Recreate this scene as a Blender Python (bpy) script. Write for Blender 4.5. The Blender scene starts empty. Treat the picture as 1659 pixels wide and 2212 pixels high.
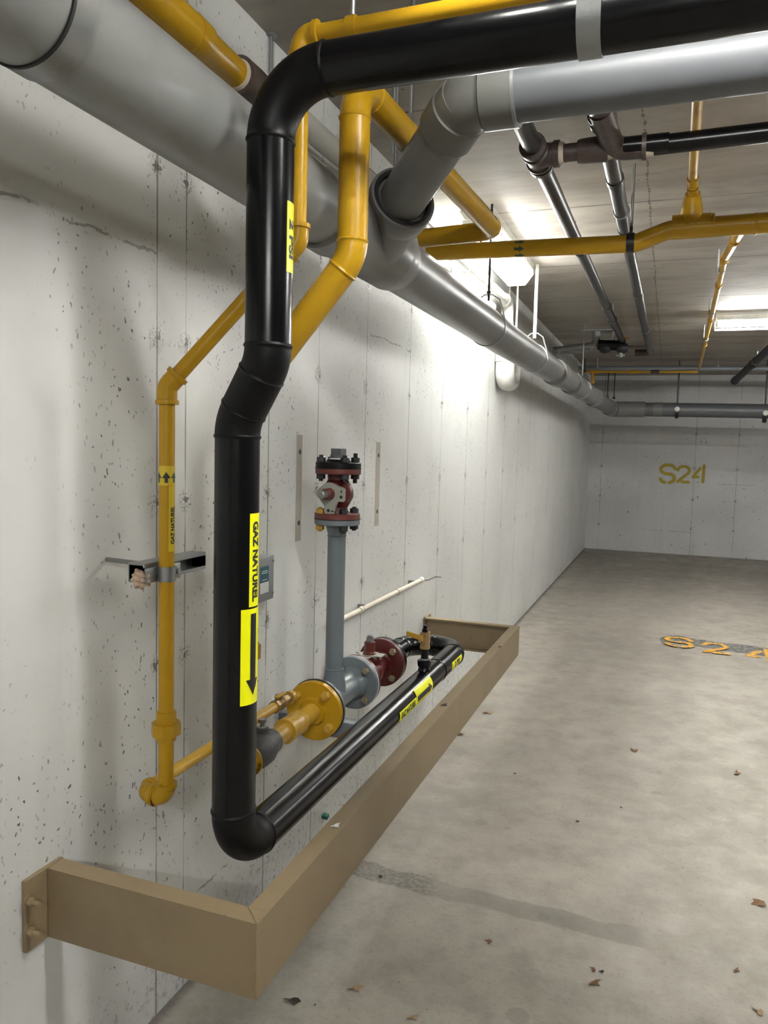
import bpy, bmesh, math, random
from mathutils import Vector, Matrix, Quaternion
random.seed(7)
V = Vector
SC = bpy.context.scene
COL = SC.collection

# ------------------------------------------------------------------ camera
PPX, PPY = 829.5, 1106.0
VX, VY = (-3728.0, 850.0), (1445.0, 985.0)
FPX = math.sqrt(-((VX[0]-PPX)*(VY[0]-PPX) + (VX[1]-PPY)*(VY[1]-PPY)))
def _d(v): return V((v[0]-PPX, -(v[1]-PPY), -FPX)).normalized()
Yc = _d(VY); Xc = -_d(VX); Xc = (Xc - Xc.dot(Yc)*Yc).normalized(); Zc = Xc.cross(Yc)
ROT = Matrix((Xc, Yc, Zc))
CAM = V((1.188, 0.0, 1.5))
cd = bpy.data.cameras.new('camera'); cam = bpy.data.objects.new('camera', cd); COL.objects.link(cam)
cam.matrix_world = Matrix.Translation(CAM) @ ROT.to_4x4()
cd.sensor_fit = 'VERTICAL'; cd.sensor_height = 24.0; cd.lens = FPX*24.0/2212.0
cd.clip_start = 0.02; cd.clip_end = 100
SC.camera = cam
def ray(x, y): return ROT @ V((x-PPX, -(y-PPY), -FPX))
def at_x(x, y, X): r = ray(x, y); return CAM + r*((X-CAM.x)/r.x)
def at_y(x, y, Y): r = ray(x, y); return CAM + r*((Y-CAM.y)/r.y)
def at_z(x, y, Z=0.0): r = ray(x, y); return CAM + r*((Z-CAM.z)/r.z)

# ------------------------------------------------------------------ world, exposure
w = bpy.data.worlds.new('world'); SC.world = w; w.use_nodes = True
w.node_tree.nodes['Background'].inputs[0].default_value = (1.0, 0.96, 0.9, 1)
w.node_tree.nodes['Background'].inputs[1].default_value = 0.02
SC.view_settings.view_transform = 'Standard'; SC.view_settings.look = 'None'
SC.view_settings.gamma = 1.0; SC.view_settings.exposure = 3.05; SC.view_settings.use_curve_mapping = False
SC.cycles.use_denoising = True
SC.cycles.max_bounces = 8; SC.cycles.diffuse_bounces = 5; SC.cycles.glossy_bounces = 3
SC.cycles.caustics_reflective = False; SC.cycles.caustics_refractive = False
SC.cycles.sample_clamp_indirect = 4.0
TUBE_WALL, TUBE_AISLE, TUBE_NEAR, TUBE_REAR = 31.0, 23.0, 14.0, 28.0     # strength of the lamps' tubes
CEIL = 2.72

# ------------------------------------------------------------------ node helpers
class NT:
    def __init__(s, name):
        s.m = bpy.data.materials.new(name); s.m.use_nodes = True; s.t = s.m.node_tree
        s.b = s.t.nodes['Principled BSDF']
        s.pos = s.t.nodes.new('ShaderNodeNewGeometry').outputs['Position']
    def n(s, typ, ins=None, **kw):
        nd = s.t.nodes.new(typ)
        for k, v in kw.items(): setattr(nd, k, v)
        for k, v in (ins or {}).items(): s.put(nd.inputs[k], v)
        return nd
    def put(s, sock, v):
        if hasattr(v, 'default_value') or isinstance(v, bpy.types.NodeSocket): s.t.links.new(v, sock)
        else: sock.default_value = v
    def math(s, op, a, b=0.0, c=0.0, clamp=False):
        nd = s.n('ShaderNodeMath', {0: a, 1: b, 2: c}, operation=op, use_clamp=clamp); return nd.outputs[0]
    def scale(s, vec=None, sc=(1, 1, 1), loc=(0, 0, 0)):
        return s.n('ShaderNodeMapping', {0: vec or s.pos, 1: loc, 3: sc}).outputs[0]
    def noise(s, scale, detail=4.0, rough=0.55, vec=None):
        return s.n('ShaderNodeTexNoise', {'Vector': vec or s.pos, 'Scale': scale, 'Detail': detail, 'Roughness': rough}).outputs[0]
    def step(s, x, lo, hi, a=0.0, b=1.0):
        return s.n('ShaderNodeMapRange', {0: x, 1: lo, 2: hi, 3: a, 4: b}, interpolation_type='SMOOTHSTEP').outputs[0]
    def mix(s, f, a, b, mode='MIX'):
        nd = s.n('ShaderNodeMix', data_type='RGBA', blend_type=mode)
        s.put(nd.inputs[0], f)
        for i, v in ((6, a), (7, b)):
            if isinstance(v, tuple): v = (*v[:3], 1.0)
            s.put(nd.inputs[i], v)
        return nd.outputs[2]
    def bump(s, h, strength=0.3, dist=0.01):
        nd = s.n('ShaderNodeBump', {'Strength': strength, 'Distance': dist, 'Height': h})
        s.t.links.new(nd.outputs[0], s.b.inputs['Normal'])
    def xyz(s):
        o = s.n('ShaderNodeSeparateXYZ', {0: s.pos}).outputs; return o[0], o[1], o[2]

MAT = {}
def paint(name, col, rough=0.45, dirt=0.25, dirtcol=(0.08, 0.07, 0.06), nscale=9.0, bump=0.12, bscale=120.0, metallic=0.0, chip=None, chipamt=0.0, spec=0.5, coat=0.0):
    t = NT(name)
    n1 = t.noise(nscale, 6.0, 0.65)
    c = t.mix(t.step(n1, 0.48, 0.78, 0.0, dirt), col, dirtcol)
    if chip:
        n2 = t.noise(nscale*4, 5.0, 0.7)
        c = t.mix(t.step(n2, 0.66-chipamt, 0.68-chipamt), c, chip)
    t.put(t.b.inputs['Base Color'], c)
    t.put(t.b.inputs['Roughness'], t.step(n1, 0.3, 0.8, rough*0.92, min(1, rough*1.12)))
    t.b.inputs['Metallic'].default_value = metallic
    t.b.inputs['Specular IOR Level'].default_value = spec
    t.b.inputs['Coat Weight'].default_value = coat; t.b.inputs['Coat Roughness'].default_value = 0.2
    t.bump(t.noise(bscale, 3.0), bump, 0.003)
    MAT[name] = t.m; return t.m

paint('gas_yellow', (0.43, 0.245, 0.009), 0.30, 0.16, (0.28, 0.15, 0.02), 7, 0.08, 60, spec=0.3)
paint('gas_yellow_worn', (0.56, 0.34, 0.04), 0.36, 0.55, (0.24, 0.17, 0.08), 12, 0.3, 60)
paint('yellow_orange', (0.62, 0.33, 0.01), 0.5, 0.2, (0.2, 0.1, 0.01))
paint('black_steel', (0.002, 0.0021, 0.0028), 0.23, 0.2, (0.007, 0.007, 0.008), 14, 0.02, 30, spec=0.27)
paint('black_matt', (0.003, 0.003, 0.0036), 0.45, 0.3, (0.008, 0.008, 0.008), 14, 0.06, 60, spec=0.2)
paint('black_ceiling_pipe', (0.035, 0.033, 0.033), 0.33, 0.55, (0.14, 0.13, 0.12), 10, 0.3, 50, metallic=0.3)
paint('rust_fitting', (0.055, 0.038, 0.032), 0.42, 0.6, (0.12, 0.09, 0.075), 20, 0.35, 60)
paint('sealant', (0.55, 0.48, 0.38), 0.7, 0.3)
paint('pvc_grey', (0.235, 0.24, 0.235), 0.38, 0.25, (0.12, 0.12, 0.11), 5, 0.06, 40)
paint('pvc_dark', (0.15, 0.15, 0.145), 0.36, 0.3, (0.16, 0.15, 0.14), 6, 0.06, 40)
paint('pvc_blue_grey', (0.095, 0.10, 0.107), 0.42, 0.2, (0.10, 0.10, 0.10), 4, 0.04, 40)
paint('pvc_elbow', (0.105, 0.105, 0.095), 0.45, 0.25, (0.08, 0.08, 0.07), 5, 0.05, 40)
paint('pvc_light', (0.22, 0.235, 0.26), 0.35, 0.2, (0.12, 0.12, 0.12), 5, 0.05, 40)
paint('rubber', (0.012, 0.012, 0.012), 0.6, 0.3)
paint('grey_paint', (0.125, 0.148, 0.16), 0.36, 0.25, (0.10, 0.11, 0.115), 9, 0.15, 60)
paint('grey_cast', (0.105, 0.11, 0.115), 0.55, 0.4, (0.06, 0.06, 0.06), 12, 0.4, 120)
paint('valve_red', (0.075, 0.008, 0.007), 0.35, 0.45, (0.035, 0.01, 0.01), 14, 0.4, 90)
paint('valve_red_light', (0.105, 0.022, 0.016), 0.42, 0.4, (0.07, 0.02, 0.015), 14, 0.4, 90)
paint('galvanized', (0.30, 0.31, 0.31), 0.38, 0.4, (0.17, 0.17, 0.17), 18, 0.15, 80, metallic=0.75)
paint('plate_grey', (0.30, 0.31, 0.27), 0.5, 0.3, (0.18, 0.18, 0.15), 18, 0.1, 60, metallic=0.2)
paint('bolt_black', (0.01, 0.011, 0.014), 0.4, 0.3, (0.03, 0.03, 0.03), 30)
paint('bolt_zinc', (0.30, 0.26, 0.17), 0.38, 0.5, (0.12, 0.10, 0.06), 40, 0.2, 80, metallic=0.5)
paint('bolt_yellow', (0.50, 0.30, 0.04), 0.4, 0.4, (0.2, 0.14, 0.05), 30)
paint('brass', (0.36, 0.24, 0.11), 0.35, 0.4, (0.18, 0.11, 0.04), 30, 0.2, 80, metallic=0.6)
paint('sticker_yellow', (0.86, 0.87, 0.0), 0.35, 0.05, (0.5, 0.5, 0.0), 8, 0.0)
paint('sticker_dull', (0.62, 0.45, 0.02), 0.4, 0.05, (0.5, 0.4, 0.0), 8, 0.0)
paint('ink', (0.008, 0.009, 0.01), 0.5, 0.0)
paint('ink_green', (0.03, 0.06, 0.025), 0.5, 0.0)
paint('pvc_white', (0.66, 0.66, 0.62), 0.35, 0.15, (0.4, 0.38, 0.33), 6, 0.05)
paint('white_metal', (0.74, 0.74, 0.70), 0.4, 0.1, (0.5, 0.5, 0.45), 6, 0.02)
paint('conduit_beige', (0.60, 0.55, 0.45), 0.5, 0.25, (0.35, 0.30, 0.22), 30, 0.1)
paint('tissue', (0.45, 0.33, 0.25), 0.9, 0.5, (0.15, 0.08, 0.05), 40, 0.4, 80)
paint('box_grey', (0.21, 0.22, 0.23), 0.42, 0.25, (0.13, 0.13, 0.13), 20, 0.1)
paint('label_teal', (0.02, 0.09, 0.12), 0.5, 0.0); paint('label_white', (0.62, 0.63, 0.64), 0.5, 0.0)
paint('leaf_brown', (0.16, 0.085, 0.04), 0.85, 0.5, (0.05, 0.03, 0.02), 60)
paint('leaf_tan', (0.30, 0.20, 0.11), 0.85, 0.5, (0.12, 0.07, 0.04), 60)
paint('leaf_dark', (0.03, 0.022, 0.018), 0.85, 0.2, (0.05, 0.03, 0.02), 60)
paint('green_plastic', (0.0, 0.10, 0.06), 0.5, 0.0)
paint('wall_yellow', (0.34, 0.26, 0.02), 0.8, 0.4, (0.30, 0.28, 0.16), 25)
paint('bare_strip', (0.38, 0.35, 0.30), 0.85, 0.5, (0.30, 0.26, 0.2), 25, 0.2)
paint('pipe_sealant', (0.45, 0.45, 0.40), 0.6, 0.3)

def beam_mat():
    t = NT('beam_brown')
    n1 = t.noise(5, 6.0, 0.6); n2 = t.noise(30, 6, 0.7)
    c = t.mix(t.step(n1, 0.4, 0.75, 0, 0.5), (0.225, 0.168, 0.095), (0.165, 0.122, 0.07))
    c = t.mix(t.step(n2, 0.68, 0.72), c, (0.06, 0.04, 0.03))
    t.put(t.b.inputs['Base Color'], c); t.b.inputs['Roughness'].default_value = 0.5
    t.bump(t.noise(90, 3), 0.2, 0.003); MAT['beam_brown'] = t.m
beam_mat()

def wall_mat(name, tint, seams, axis, seed=0.0, dirty=1.0, rows=(0.94, 1.352, 1.757, 2.16)):
    t = NT(name); x, y, z = t.xyz(); u = y if axis == 'y' else x
    off = t.scale(loc=(seed, seed, seed))
    big = t.noise(1.1, 5, 0.6, off)
    c = t.mix(t.step(big, 0.35, 0.7), tint, tuple(v*0.88 for v in tint))
    # vertical run marks
    vs = t.noise(1.0, 5, 0.6, t.scale(sc=(9, 9, 0.8), loc=(seed, 0, 0)))
    c = t.mix(t.step(vs, 0.55, 0.75, 0, 0.35), c, tuple(v*0.72 for v in tint))
    # air holes: two sizes, slightly taller than wide, cluster controlled by noise
    def holes(scale, lim, rnd_lo):
        vv = t.scale(sc=(1, 1, 0.62))
        warp = t.n('ShaderNodeVectorMath', {0: vv, 1: t.n('ShaderNodeVectorMath', {0: t.n('ShaderNodeTexNoise', {'Vector': t.pos, 'Scale': 45.0}).outputs[1], 3: 0.02}, operation='SCALE').outputs[0]}, operation='ADD').outputs[0]
        vo = t.n('ShaderNodeTexVoronoi', {'Vector': warp, 'Scale': scale})
        rnd = t.n('ShaderNodeSeparateColor', {0: vo.outputs['Color']}).outputs[0]
        rad = t.step(rnd, rnd_lo, 1.0, -0.02, lim)
        return t.math('LESS_THAN', vo.outputs['Distance'], rad)
    clus = t.step(t.noise(2.2, 3, 0.5, off), 0.36, 0.56)
    h1 = holes(42.0, 0.24, 0.68); h2 = t.math('MULTIPLY', holes(85.0, 0.27, 0.5), clus)
    h3 = t.math('MULTIPLY', holes(14.0, 0.15, 0.72), 1.0)
    hol = t.math('MAXIMUM', t.math('MAXIMUM', h1, h2), h3)
    rndc = t.noise(23.0, 2)
    c = t.mix(t.math('MULTIPLY', hol, t.step(rndc, 0.40, 0.62, 0.30, 0.95)), c, (0.045, 0.042, 0.038))
    # form joints
    wob = t.math('MULTIPLY', t.math('SUBTRACT', t.noise(1.3, 3), 0.5), 0.02)
    md = None
    for s in seams:
        d = t.math('ABSOLUTE', t.math('SUBTRACT', u, s)); md = d if md is None else t.math('MINIMUM', md, d)
    mz = None
    for s in rows:
        d = t.math('ABSOLUTE', t.math('SUBTRACT', z, s)); mz = d if mz is None else t.math('MINIMUM', mz, d)
    sm = t.math('LESS_THAN', md, t.math('MULTIPLY', t.step(t.noise(3.0, 4), 0.36, 0.58, 0.0008, 0.0034), 1.0))
    c = t.mix(t.math('MULTIPLY', sm, 0.7), c, (0.10, 0.095, 0.09))
    # tie-hole scars where joints meet the tie rows
    dd = t.math('SQRT', t.math('ADD', t.math('MULTIPLY', md, md), t.math('MULTIPLY', mz, mz)))
    dn = t.math('ADD', dd, t.math('MULTIPLY', t.math('SUBTRACT', t.noise(60.0, 4), 0.5), 0.06))
    scar = t.step(dn, 0.036, 0.018)
    core = t.step(dn, 0.012, 0.005)
    speck = t.math('MULTIPLY', scar, t.step(t.noise(140, 3), 0.50, 0.6))
    c = t.mix(t.math('MULTIPLY', speck, 0.7), c, (0.16, 0.145, 0.13))
    c = t.mix(t.math('MULTIPLY', core, 0.8), c, (0.07, 0.065, 0.06))
    # ragged horizontal joints
    lines = None
    hz = ((1.955, -9, 1.6), (1.972, 3.02, 3.56), (1.972, 4.15, 4.72), (0.30, 2.2, 3.0), (0.235, 1.55, 1.95)) if axis == 'y' else ((1.10, 1.9, 2.4), (0.35, 0.9, 1.6), (1.9, 0.6, 1.1))
    jit = t.math('MULTIPLY', t.math('SUBTRACT', t.noise(9.0, 6, 0.7), 0.5), 0.05)
    for zz, a, b in hz:
        d = t.math('ABSOLUTE', t.math('SUBTRACT', t.math('ADD', z, jit), zz))
        k = t.math('MULTIPLY', t.math('LESS_THAN', d, 0.0035), t.math('MULTIPLY', t.math('GREATER_THAN', u, a), t.math('LESS_THAN', u, b)))
        lines = k if lines is None else t.math('MAXIMUM', lines, k)
    lines = t.math('MULTIPLY', lines, t.step(t.noise(14.0, 3), 0.38, 0.5))
    c = t.mix(t.math('MULTIPLY', lines, 0.6), c, (0.12, 0.11, 0.10))
    # grime splashed up from the floor line (dirt that sits on the wall)
    g = t.math('MULTIPLY', t.step(t.math('ADD', z, t.math('MULTIPLY', t.noise(5, 6, 0.7), -0.25)), 0.10, -0.06), 0.55*dirty)
    c = t.mix(t.math('MULTIPLY', g, t.step(t.noise(40, 5, 0.7), 0.50, 0.68)), c, (0.16, 0.14, 0.12))
    t.put(t.b.inputs['Base Color'], c)
    t.b.inputs['Roughness'].default_value = 0.42; t.b.inputs['Specular IOR Level'].default_value = 0.45
    h = t.math('ADD', t.math('MULTIPLY', t.noise(7, 5, 0.6), 0.35), t.math('MULTIPLY', hol, -0.5))
    h = t.math('ADD', h, t.math('MULTIPLY', scar, t.math('MULTIPLY', t.noise(90, 3), 1.2)))
    h = t.math('ADD', h, t.math('MULTIPLY', sm, -0.4))
    t.bump(h, 0.5, 0.006)
    MAT[name] = t.m
wall_mat('wall_left_paint', (0.675, 0.685, 0.665), (0.9, 1.60, 1.72, 2.167, 2.53, 2.99, 3.555, 4.13, 4.705, 5.28, 5.86, 6.44, 7.0, 8.2, 9.4, 10.6, 11.8), 'y')
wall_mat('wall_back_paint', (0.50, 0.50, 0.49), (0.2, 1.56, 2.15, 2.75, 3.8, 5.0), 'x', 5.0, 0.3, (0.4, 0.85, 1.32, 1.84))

def floor_mat():
    t = NT('floor_concrete'); x, y, z = t.xyz()
    a = t.noise(0.9, 6, 0.6); b = t.noise(6.5, 7, 0.68); f = t.noise(60, 4, 0.6)
    c = t.mix(t.step(a, 0.36, 0.68), (0.345, 0.32, 0.275), (0.26, 0.24, 0.205))
    c = t.mix(t.step(b, 0.47, 0.68, 0, 0.55), c, (0.22, 0.20, 0.175))
    c = t.mix(t.step(b, 0.52, 0.30, 0, 0.4), c, (0.40, 0.375, 0.325))
    c = t.mix(t.step(f, 0.52, 0.72, 0, 0.35), c, (0.17, 0.15, 0.13))
    far = t.math('MULTIPLY', t.step(y, 6.5, 10.5), 0.5)                       # patchily darker towards the far end
    c = t.mix(t.math('MULTIPLY', far, t.step(t.noise(0.8, 4), 0.3, 0.6)), c, (0.12, 0.105, 0.09))
    # old filled chase running out from the wall
    yy = t.math('ADD', y, t.math('MULTIPLY', t.math('SUBTRACT', t.noise(5, 5, 0.6), 0.5), 0.10))
    band = t.step(t.math('ABSOLUTE', t.math('SUBTRACT', yy, t.math('ADD', 2.47, t.math('MULTIPLY', x, -0.03)))), 0.056, 0.044)
    band = t.math('MULTIPLY', band, t.step(t.math('ADD', x, t.math('MULTIPLY', t.noise(8, 3), 0.2)), 1.34, 1.24))
    band = t.math('MULTIPLY', band, t.step(t.noise(3.0, 4), 0.25, 0.5, 0.35, 1.0))
    c = t.mix(t.math('MULTIPLY', band, 0.55), c, (0.155, 0.14, 0.12))
    gr = t.math('MULTIPLY', band, t.step(x, 0.62, 0.45))
    c = t.mix(t.math('MULTIPLY', t.math('MULTIPLY', gr, t.step(f, 0.45, 0.55)), 0.5), c, (0.09, 0.075, 0.06))
    # round spots and grit
    vo = t.n('ShaderNodeTexVoronoi', {'Vector': t.pos, 'Scale': 9.0})
    rnd = t.n('ShaderNodeSeparateColor', {0: vo.outputs['Color']}).outputs[0]
    sp = t.step(t.math('SUBTRACT', t.math('ADD', vo.outputs['Distance'], t.math('MULTIPLY', b, 0.2)), t.step(rnd, 0.8, 1.0, 0.0, 0.36)), 0.03, 0.0)
    c = t.mix(t.math('MULTIPLY', sp, 0.35), c, (0.15, 0.13, 0.11))
    vo = t.n('ShaderNodeTexVoronoi', {'Vector': t.pos, 'Scale': 38.0})
    rnd = t.n('ShaderNodeSeparateColor', {0: vo.outputs['Color']}).outputs[0]
    sp = t.math('LESS_THAN', vo.outputs['Distance'], t.step(rnd, 0.86, 1.0, -0.02, 0.13))
    c = t.mix(t.math('MULTIPLY', sp, 0.8), c, (0.09, 0.07, 0.055))
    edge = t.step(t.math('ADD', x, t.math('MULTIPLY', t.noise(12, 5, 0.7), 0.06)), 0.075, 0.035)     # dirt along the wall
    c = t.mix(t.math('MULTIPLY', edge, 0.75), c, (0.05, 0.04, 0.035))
    t.put(t.b.inputs['Base Color'], c)
    t.put(t.b.inputs['Roughness'], t.step(b, 0.3, 0.7, 0.5, 0.75))
    t.bump(t.math('ADD', f, t.math('MULTIPLY', b, 1.5)), 0.18, 0.006)
    MAT['floor_concrete'] = t.m
floor_mat()

def ceil_mat():
    t = NT('ceiling_concrete'); x, y, z = t.xyz()
    a = t.noise(1.0, 6, 0.62, t.scale(sc=(0.55, 3.0, 1))); b = t.noise(1.0, 6, 0.65, t.scale(sc=(4, 8, 1)))
    g = t.noise(0.7, 4, 0.5)
    c = t.mix(t.step(a, 0.36, 0.66), (0.37, 0.338, 0.295), (0.245, 0.217, 0.187))
    c = t.mix(t.step(b, 0.48, 0.72, 0, 0.4), c, (0.12, 0.105, 0.09))
    c = t.mix(t.step(g, 0.45, 0.68, 0, 0.5), c, (0.42, 0.395, 0.355))
    jit = t.math('MULTIPLY', t.math('SUBTRACT', t.noise(3.0, 5, 0.6), 0.5), 0.04)
    md = None
    for s in (2.75, 4.02, 5.24, 6.46, 7.68, 8.9, 10.1, 11.3):
        d = t.math('ABSOLUTE', t.math('SUBTRACT', t.math('ADD', y, t.math('MULTIPLY', jit, 0.35)), s)); md = d if md is None else t.math('MINIMUM', md, d)
    seam = t.math('LESS_THAN', md, t.step(t.noise(2.6, 4), 0.4, 0.62, 0.001, 0.008))
    c = t.mix(t.math('MULTIPLY', seam, 0.75), c, (0.05, 0.04, 0.035))
    mx = None
    for s in (1.035, 3.48, -0.2):
        d = t.math('ABSOLUTE', t.math('SUBTRACT', t.math('ADD', x, jit), s)); mx = d if mx is None else t.math('MINIMUM', mx, d)
    seam2 = t.math('LESS_THAN', mx, t.step(t.noise(28, 5), 0.42, 0.62, 0.0005, 0.007))
    c = t.mix(t.math('MULTIPLY', seam2, 0.7), c, (0.06, 0.045, 0.035))
    vo = t.n('ShaderNodeTexVoronoi', {'Vector': t.pos, 'Scale': 11.0})
    rnd = t.n('ShaderNodeSeparateColor', {0: vo.outputs['Color']}).outputs[0]
    sp = t.math('LESS_THAN', vo.outputs['Distance'], t.step(rnd, 0.86, 1.0, -0.02, 0.10))
    c = t.mix(t.math('MULTIPLY', sp, 0.7), c, (0.07, 0.055, 0.045))
    t.put(t.b.inputs['Base Color'], c); t.b.inputs['Roughness'].default_value = 0.62
    t.bump(t.math('ADD', a, t.math('MULTIPLY', b, 0.8)), 0.3, 0.01)
    MAT['ceiling_concrete'] = t.m
ceil_mat()

def emit(name, col, s):
    m = bpy.data.materials.new(name); m.use_nodes = True
    b = m.node_tree.nodes['Principled BSDF']; b.inputs['Base Color'].default_value = (0.8, 0.8, 0.8, 1)
    b.inputs['Emission Color'].default_value = (*col, 1); b.inputs['Emission Strength'].default_value = s
    MAT[name] = m
emit('tube_rear', (1.0, 0.995, 0.965), TUBE_REAR); emit('tube_wall', (1.0, 0.995, 0.965), TUBE_WALL); emit('tube_aisle', (1.0, 0.995, 0.965), TUBE_AISLE); emit('tube_near', (1.0, 0.995, 0.965), TUBE_NEAR)

# ------------------------------------------------------------------ object helpers
def link(name, me, mat, parent=None, label=None):
    o = bpy.data.objects.new(name, me); COL.objects.link(o)
    if mat: me.materials.append(MAT[mat])
    if parent is not None:
        o.parent = parent
        if parent.type == 'EMPTY': o.location = -parent.location
    if label: o['label'] = label
    return o
def thing(name, label, cat, loc, group=None):
    o = bpy.data.objects.new(name, None); COL.objects.link(o); o.empty_display_size = 0.05
    o.location = V(loc); o['label'] = label; o['category'] = cat
    if group: o['group'] = group
    return o
def tag(o, label, cat, group=None):
    """a thing that is one mesh: put its origin at its base"""
    vs = [v.co for v in o.data.vertices]
    c = V(((min(v.x for v in vs)+max(v.x for v in vs))/2, (min(v.y for v in vs)+max(v.y for v in vs))/2, min(v.z for v in vs)))
    o.data.transform(Matrix.Translation(-c)); o.location = c
    o['label'] = label; o['category'] = cat
    if group: o['group'] = group
    return o
def mesh(bm, name='m', smooth=35):
    me = bpy.data.meshes.new(name); bmesh.ops.recalc_face_normals(bm, faces=bm.faces); bm.to_mesh(me); bm.free()
    if smooth:
        for p in me.polygons: p.use_smooth = True
        me.set_sharp_from_angle(angle=math.radians(smooth))
    return me
def basis(ax, up=None):
    ax = V(ax).normalized(); up = V(up) if up else (V((0, 0, 1)) if abs(ax.z) < 0.9 else V((1, 0, 0)))
    u = up - up.dot(ax)*ax; u.normalize(); return u, ax.cross(u), ax
def add_sweep(bm, pts, rad, seg=32, caps=True, up=None, rings=None):
    pts = [V(p) for p in pts]; n = len(pts)
    if not hasattr(rad, '__len__'): rad = [rad]*n
    T = []
    for i in range(n):
        a = pts[max(0, i-1)]; b = pts[min(n-1, i+1)]
        d1 = (pts[i]-a).normalized() if (pts[i]-a).length > 1e-9 else None
        d2 = (b-pts[i]).normalized() if (b-pts[i]).length > 1e-9 else None
        t = (d1 or V((0, 0, 0))) + (d2 or V((0, 0, 0)))
        T.append(t.normalized())
    u, v, _ = basis(T[0], up); rr = []
    for i in range(n):
        if i:
            q = T[i-1].rotation_difference(T[i]); u = q @ u; u = (u-u.dot(T[i])*T[i]).normalized()
        v = T[i].cross(u)
        rr.append([bm.verts.new(pts[i] + rad[i]*(math.cos(2*math.pi*k/seg)*u + math.sin(2*math.pi*k/seg)*v)) for k in range(seg)])
    for i in range(n-1):
        for k in range(seg):
            bm.faces.new((rr[i][k], rr[i][(k+1) % seg], rr[i+1][(k+1) % seg], rr[i+1][k]))
    if caps:
        if rad[0] > 1e-6: bm.faces.new(list(reversed(rr[0])))
        if rad[-1] > 1e-6: bm.faces.new(rr[-1])
def add_lathe(bm, prof, org, ax, seg=32, up=None):
    """prof: (distance along axis, radius)"""
    org = V(org); u, v, ax = basis(ax, up); rr = []
    for t, r in prof:
        rr.append([bm.verts.new(org + ax*t + max(r, 1e-5)*(math.cos(2*math.pi*(k+.5)/seg)*u + math.sin(2*math.pi*(k+.5)/seg)*v)) for k in range(seg)])
    for i in range(len(prof)-1):
        for k in range(seg):
            bm.faces.new((rr[i][k], rr[i][(k+1) % seg], rr[i+1][(k+1) % seg], rr[i+1][k]))
    bm.faces.new(list(reversed(rr[0]))); bm.faces.new(rr[-1])
def add_box(bm, c, s, R=None, bev=0.0):
    c = V(c); R = R or Matrix.Identity(3)
    b2 = bmesh.new(); bmesh.ops.create_cube(b2, size=1.0)
    for v in b2.verts: v.co = V((v.co.x*s[0], v.co.y*s[1], v.co.z*s[2]))
    if bev: bmesh.ops.bevel(b2, geom=b2.edges[:], offset=bev, segments=2, affect='EDGES', profile=0.5)
    for v in b2.verts: v.co = c + R @ v.co
    me = bpy.data.meshes.new('t'); b2.to_mesh(me); b2.free(); bm.from_mesh(me); bpy.data.meshes.remove(me)
def add_extrude(bm, outline, org, ax, depth, up=None, bev=0.0):
    """2-D outline (u, v) in the plane across ax, extruded along ax"""
    org = V(org); u, v, ax = basis(ax, up)
    a = [bm.verts.new(org + u*p[0] + v*p[1]) for p in outline]; b = [bm.verts.new(org + u*p[0] + v*p[1] + ax*depth) for p in outline]
    n = len(a)
    f1 = bm.faces.new(a[::-1]); f2 = bm.faces.new(b)
    for i in range(n): bm.faces.new((a[i], a[(i+1) % n], b[(i+1) % n], b[i]))
    bmesh.ops.triangulate(bm, faces=[f1, f2])
def O(name, fn, mat, parent=None, label=None, smooth=35):
    bm = bmesh.new(); fn(bm); return link(name, mesh(bm, name, smooth), mat, parent, label)
def fillet(pts, R, n=14):
    """polyline with every inner corner rounded to radius R"""
    pts = [V(p) for p in pts]; out = [pts[0]]
    for i in range(1, len(pts)-1):
        a, b, c = pts[i-1], pts[i], pts[i+1]; d1 = (a-b).normalized(); d2 = (c-b).normalized()
        ang = d1.angle(d2); tl = R/math.tan(ang/2); p1 = b+d1*tl
        bis = (d1+d2).normalized(); cen = b + bis*(R/math.sin(ang/2)); e1 = p1-cen; tot = math.pi-ang
        axn = e1.cross(b+d2*tl-cen).normalized()
        for k in range(n+1): out.append(cen + Quaternion(axn, tot*k/n) @ e1)
    out.append(pts[-1]); return out
def bend_only(a, b, c, R, n=16):
    f = fillet([a, b, c], R, n); return f[1:-1]
def pipe(name, a, b, r, mat, parent, label=None, seg=40): return O(name, lambda bm: add_sweep(bm, [a, b], r, seg), mat, parent, label)
def weld_elbow(name, a, b, c, R, r, mat, parent, bead=0.0022, seg=40, n=18):
    p = bend_only(a, b, c, R, n)
    d1 = (p[1]-p[0]).normalized(); d2 = (p[-1]-p[-2]).normalized()
    p = [p[0]-d1*0.005, p[0]-d1*0.0025, p[0], p[0]+d1*0.0025] + p[1:-1] + [p[-1]-d2*0.0025, p[-1], p[-1]+d2*0.0025, p[-1]+d2*0.005]
    rad = [r+0.0004]*len(p)
    rad[1] += bead*.8; rad[2] += bead; rad[3] += bead*.3; rad[-2] += bead*.8; rad[-3] += bead; rad[-4] += bead*.3
    return O(name, lambda bm: add_sweep(bm, p, rad, seg), mat, parent)
def screw_elbow(name, a, b, c, r, mat, parent, arm=None, lip=0.009, big=1.28, seg=32):
    """malleable-iron threaded elbow with a raised lip at both mouths"""
    a, b, c = V(a), V(b), V(c); d1 = (a-b).normalized(); d2 = (c-b).normalized(); ang = d1.angle(d2)
    R = r*1.6; tl = R/math.tan(ang/2); arm = arm or tl+r*0.75
    pts = fillet([b+d1*arm, b, b+d2*arm], R, 10)
    p = [pts[0], pts[0]-d1*lip, pts[0]-d1*(lip+.0015)] + pts[1:-1] + [pts[-1]-d2*(lip+.0015), pts[-1]-d2*lip, pts[-1]]
    rad = [r*(big+.20)]*2 + [r*big]*(len(p)-4) + [r*(big+.20)]*2
    return O(name, lambda bm: add_sweep(bm, p, rad, seg), mat, parent)
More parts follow.
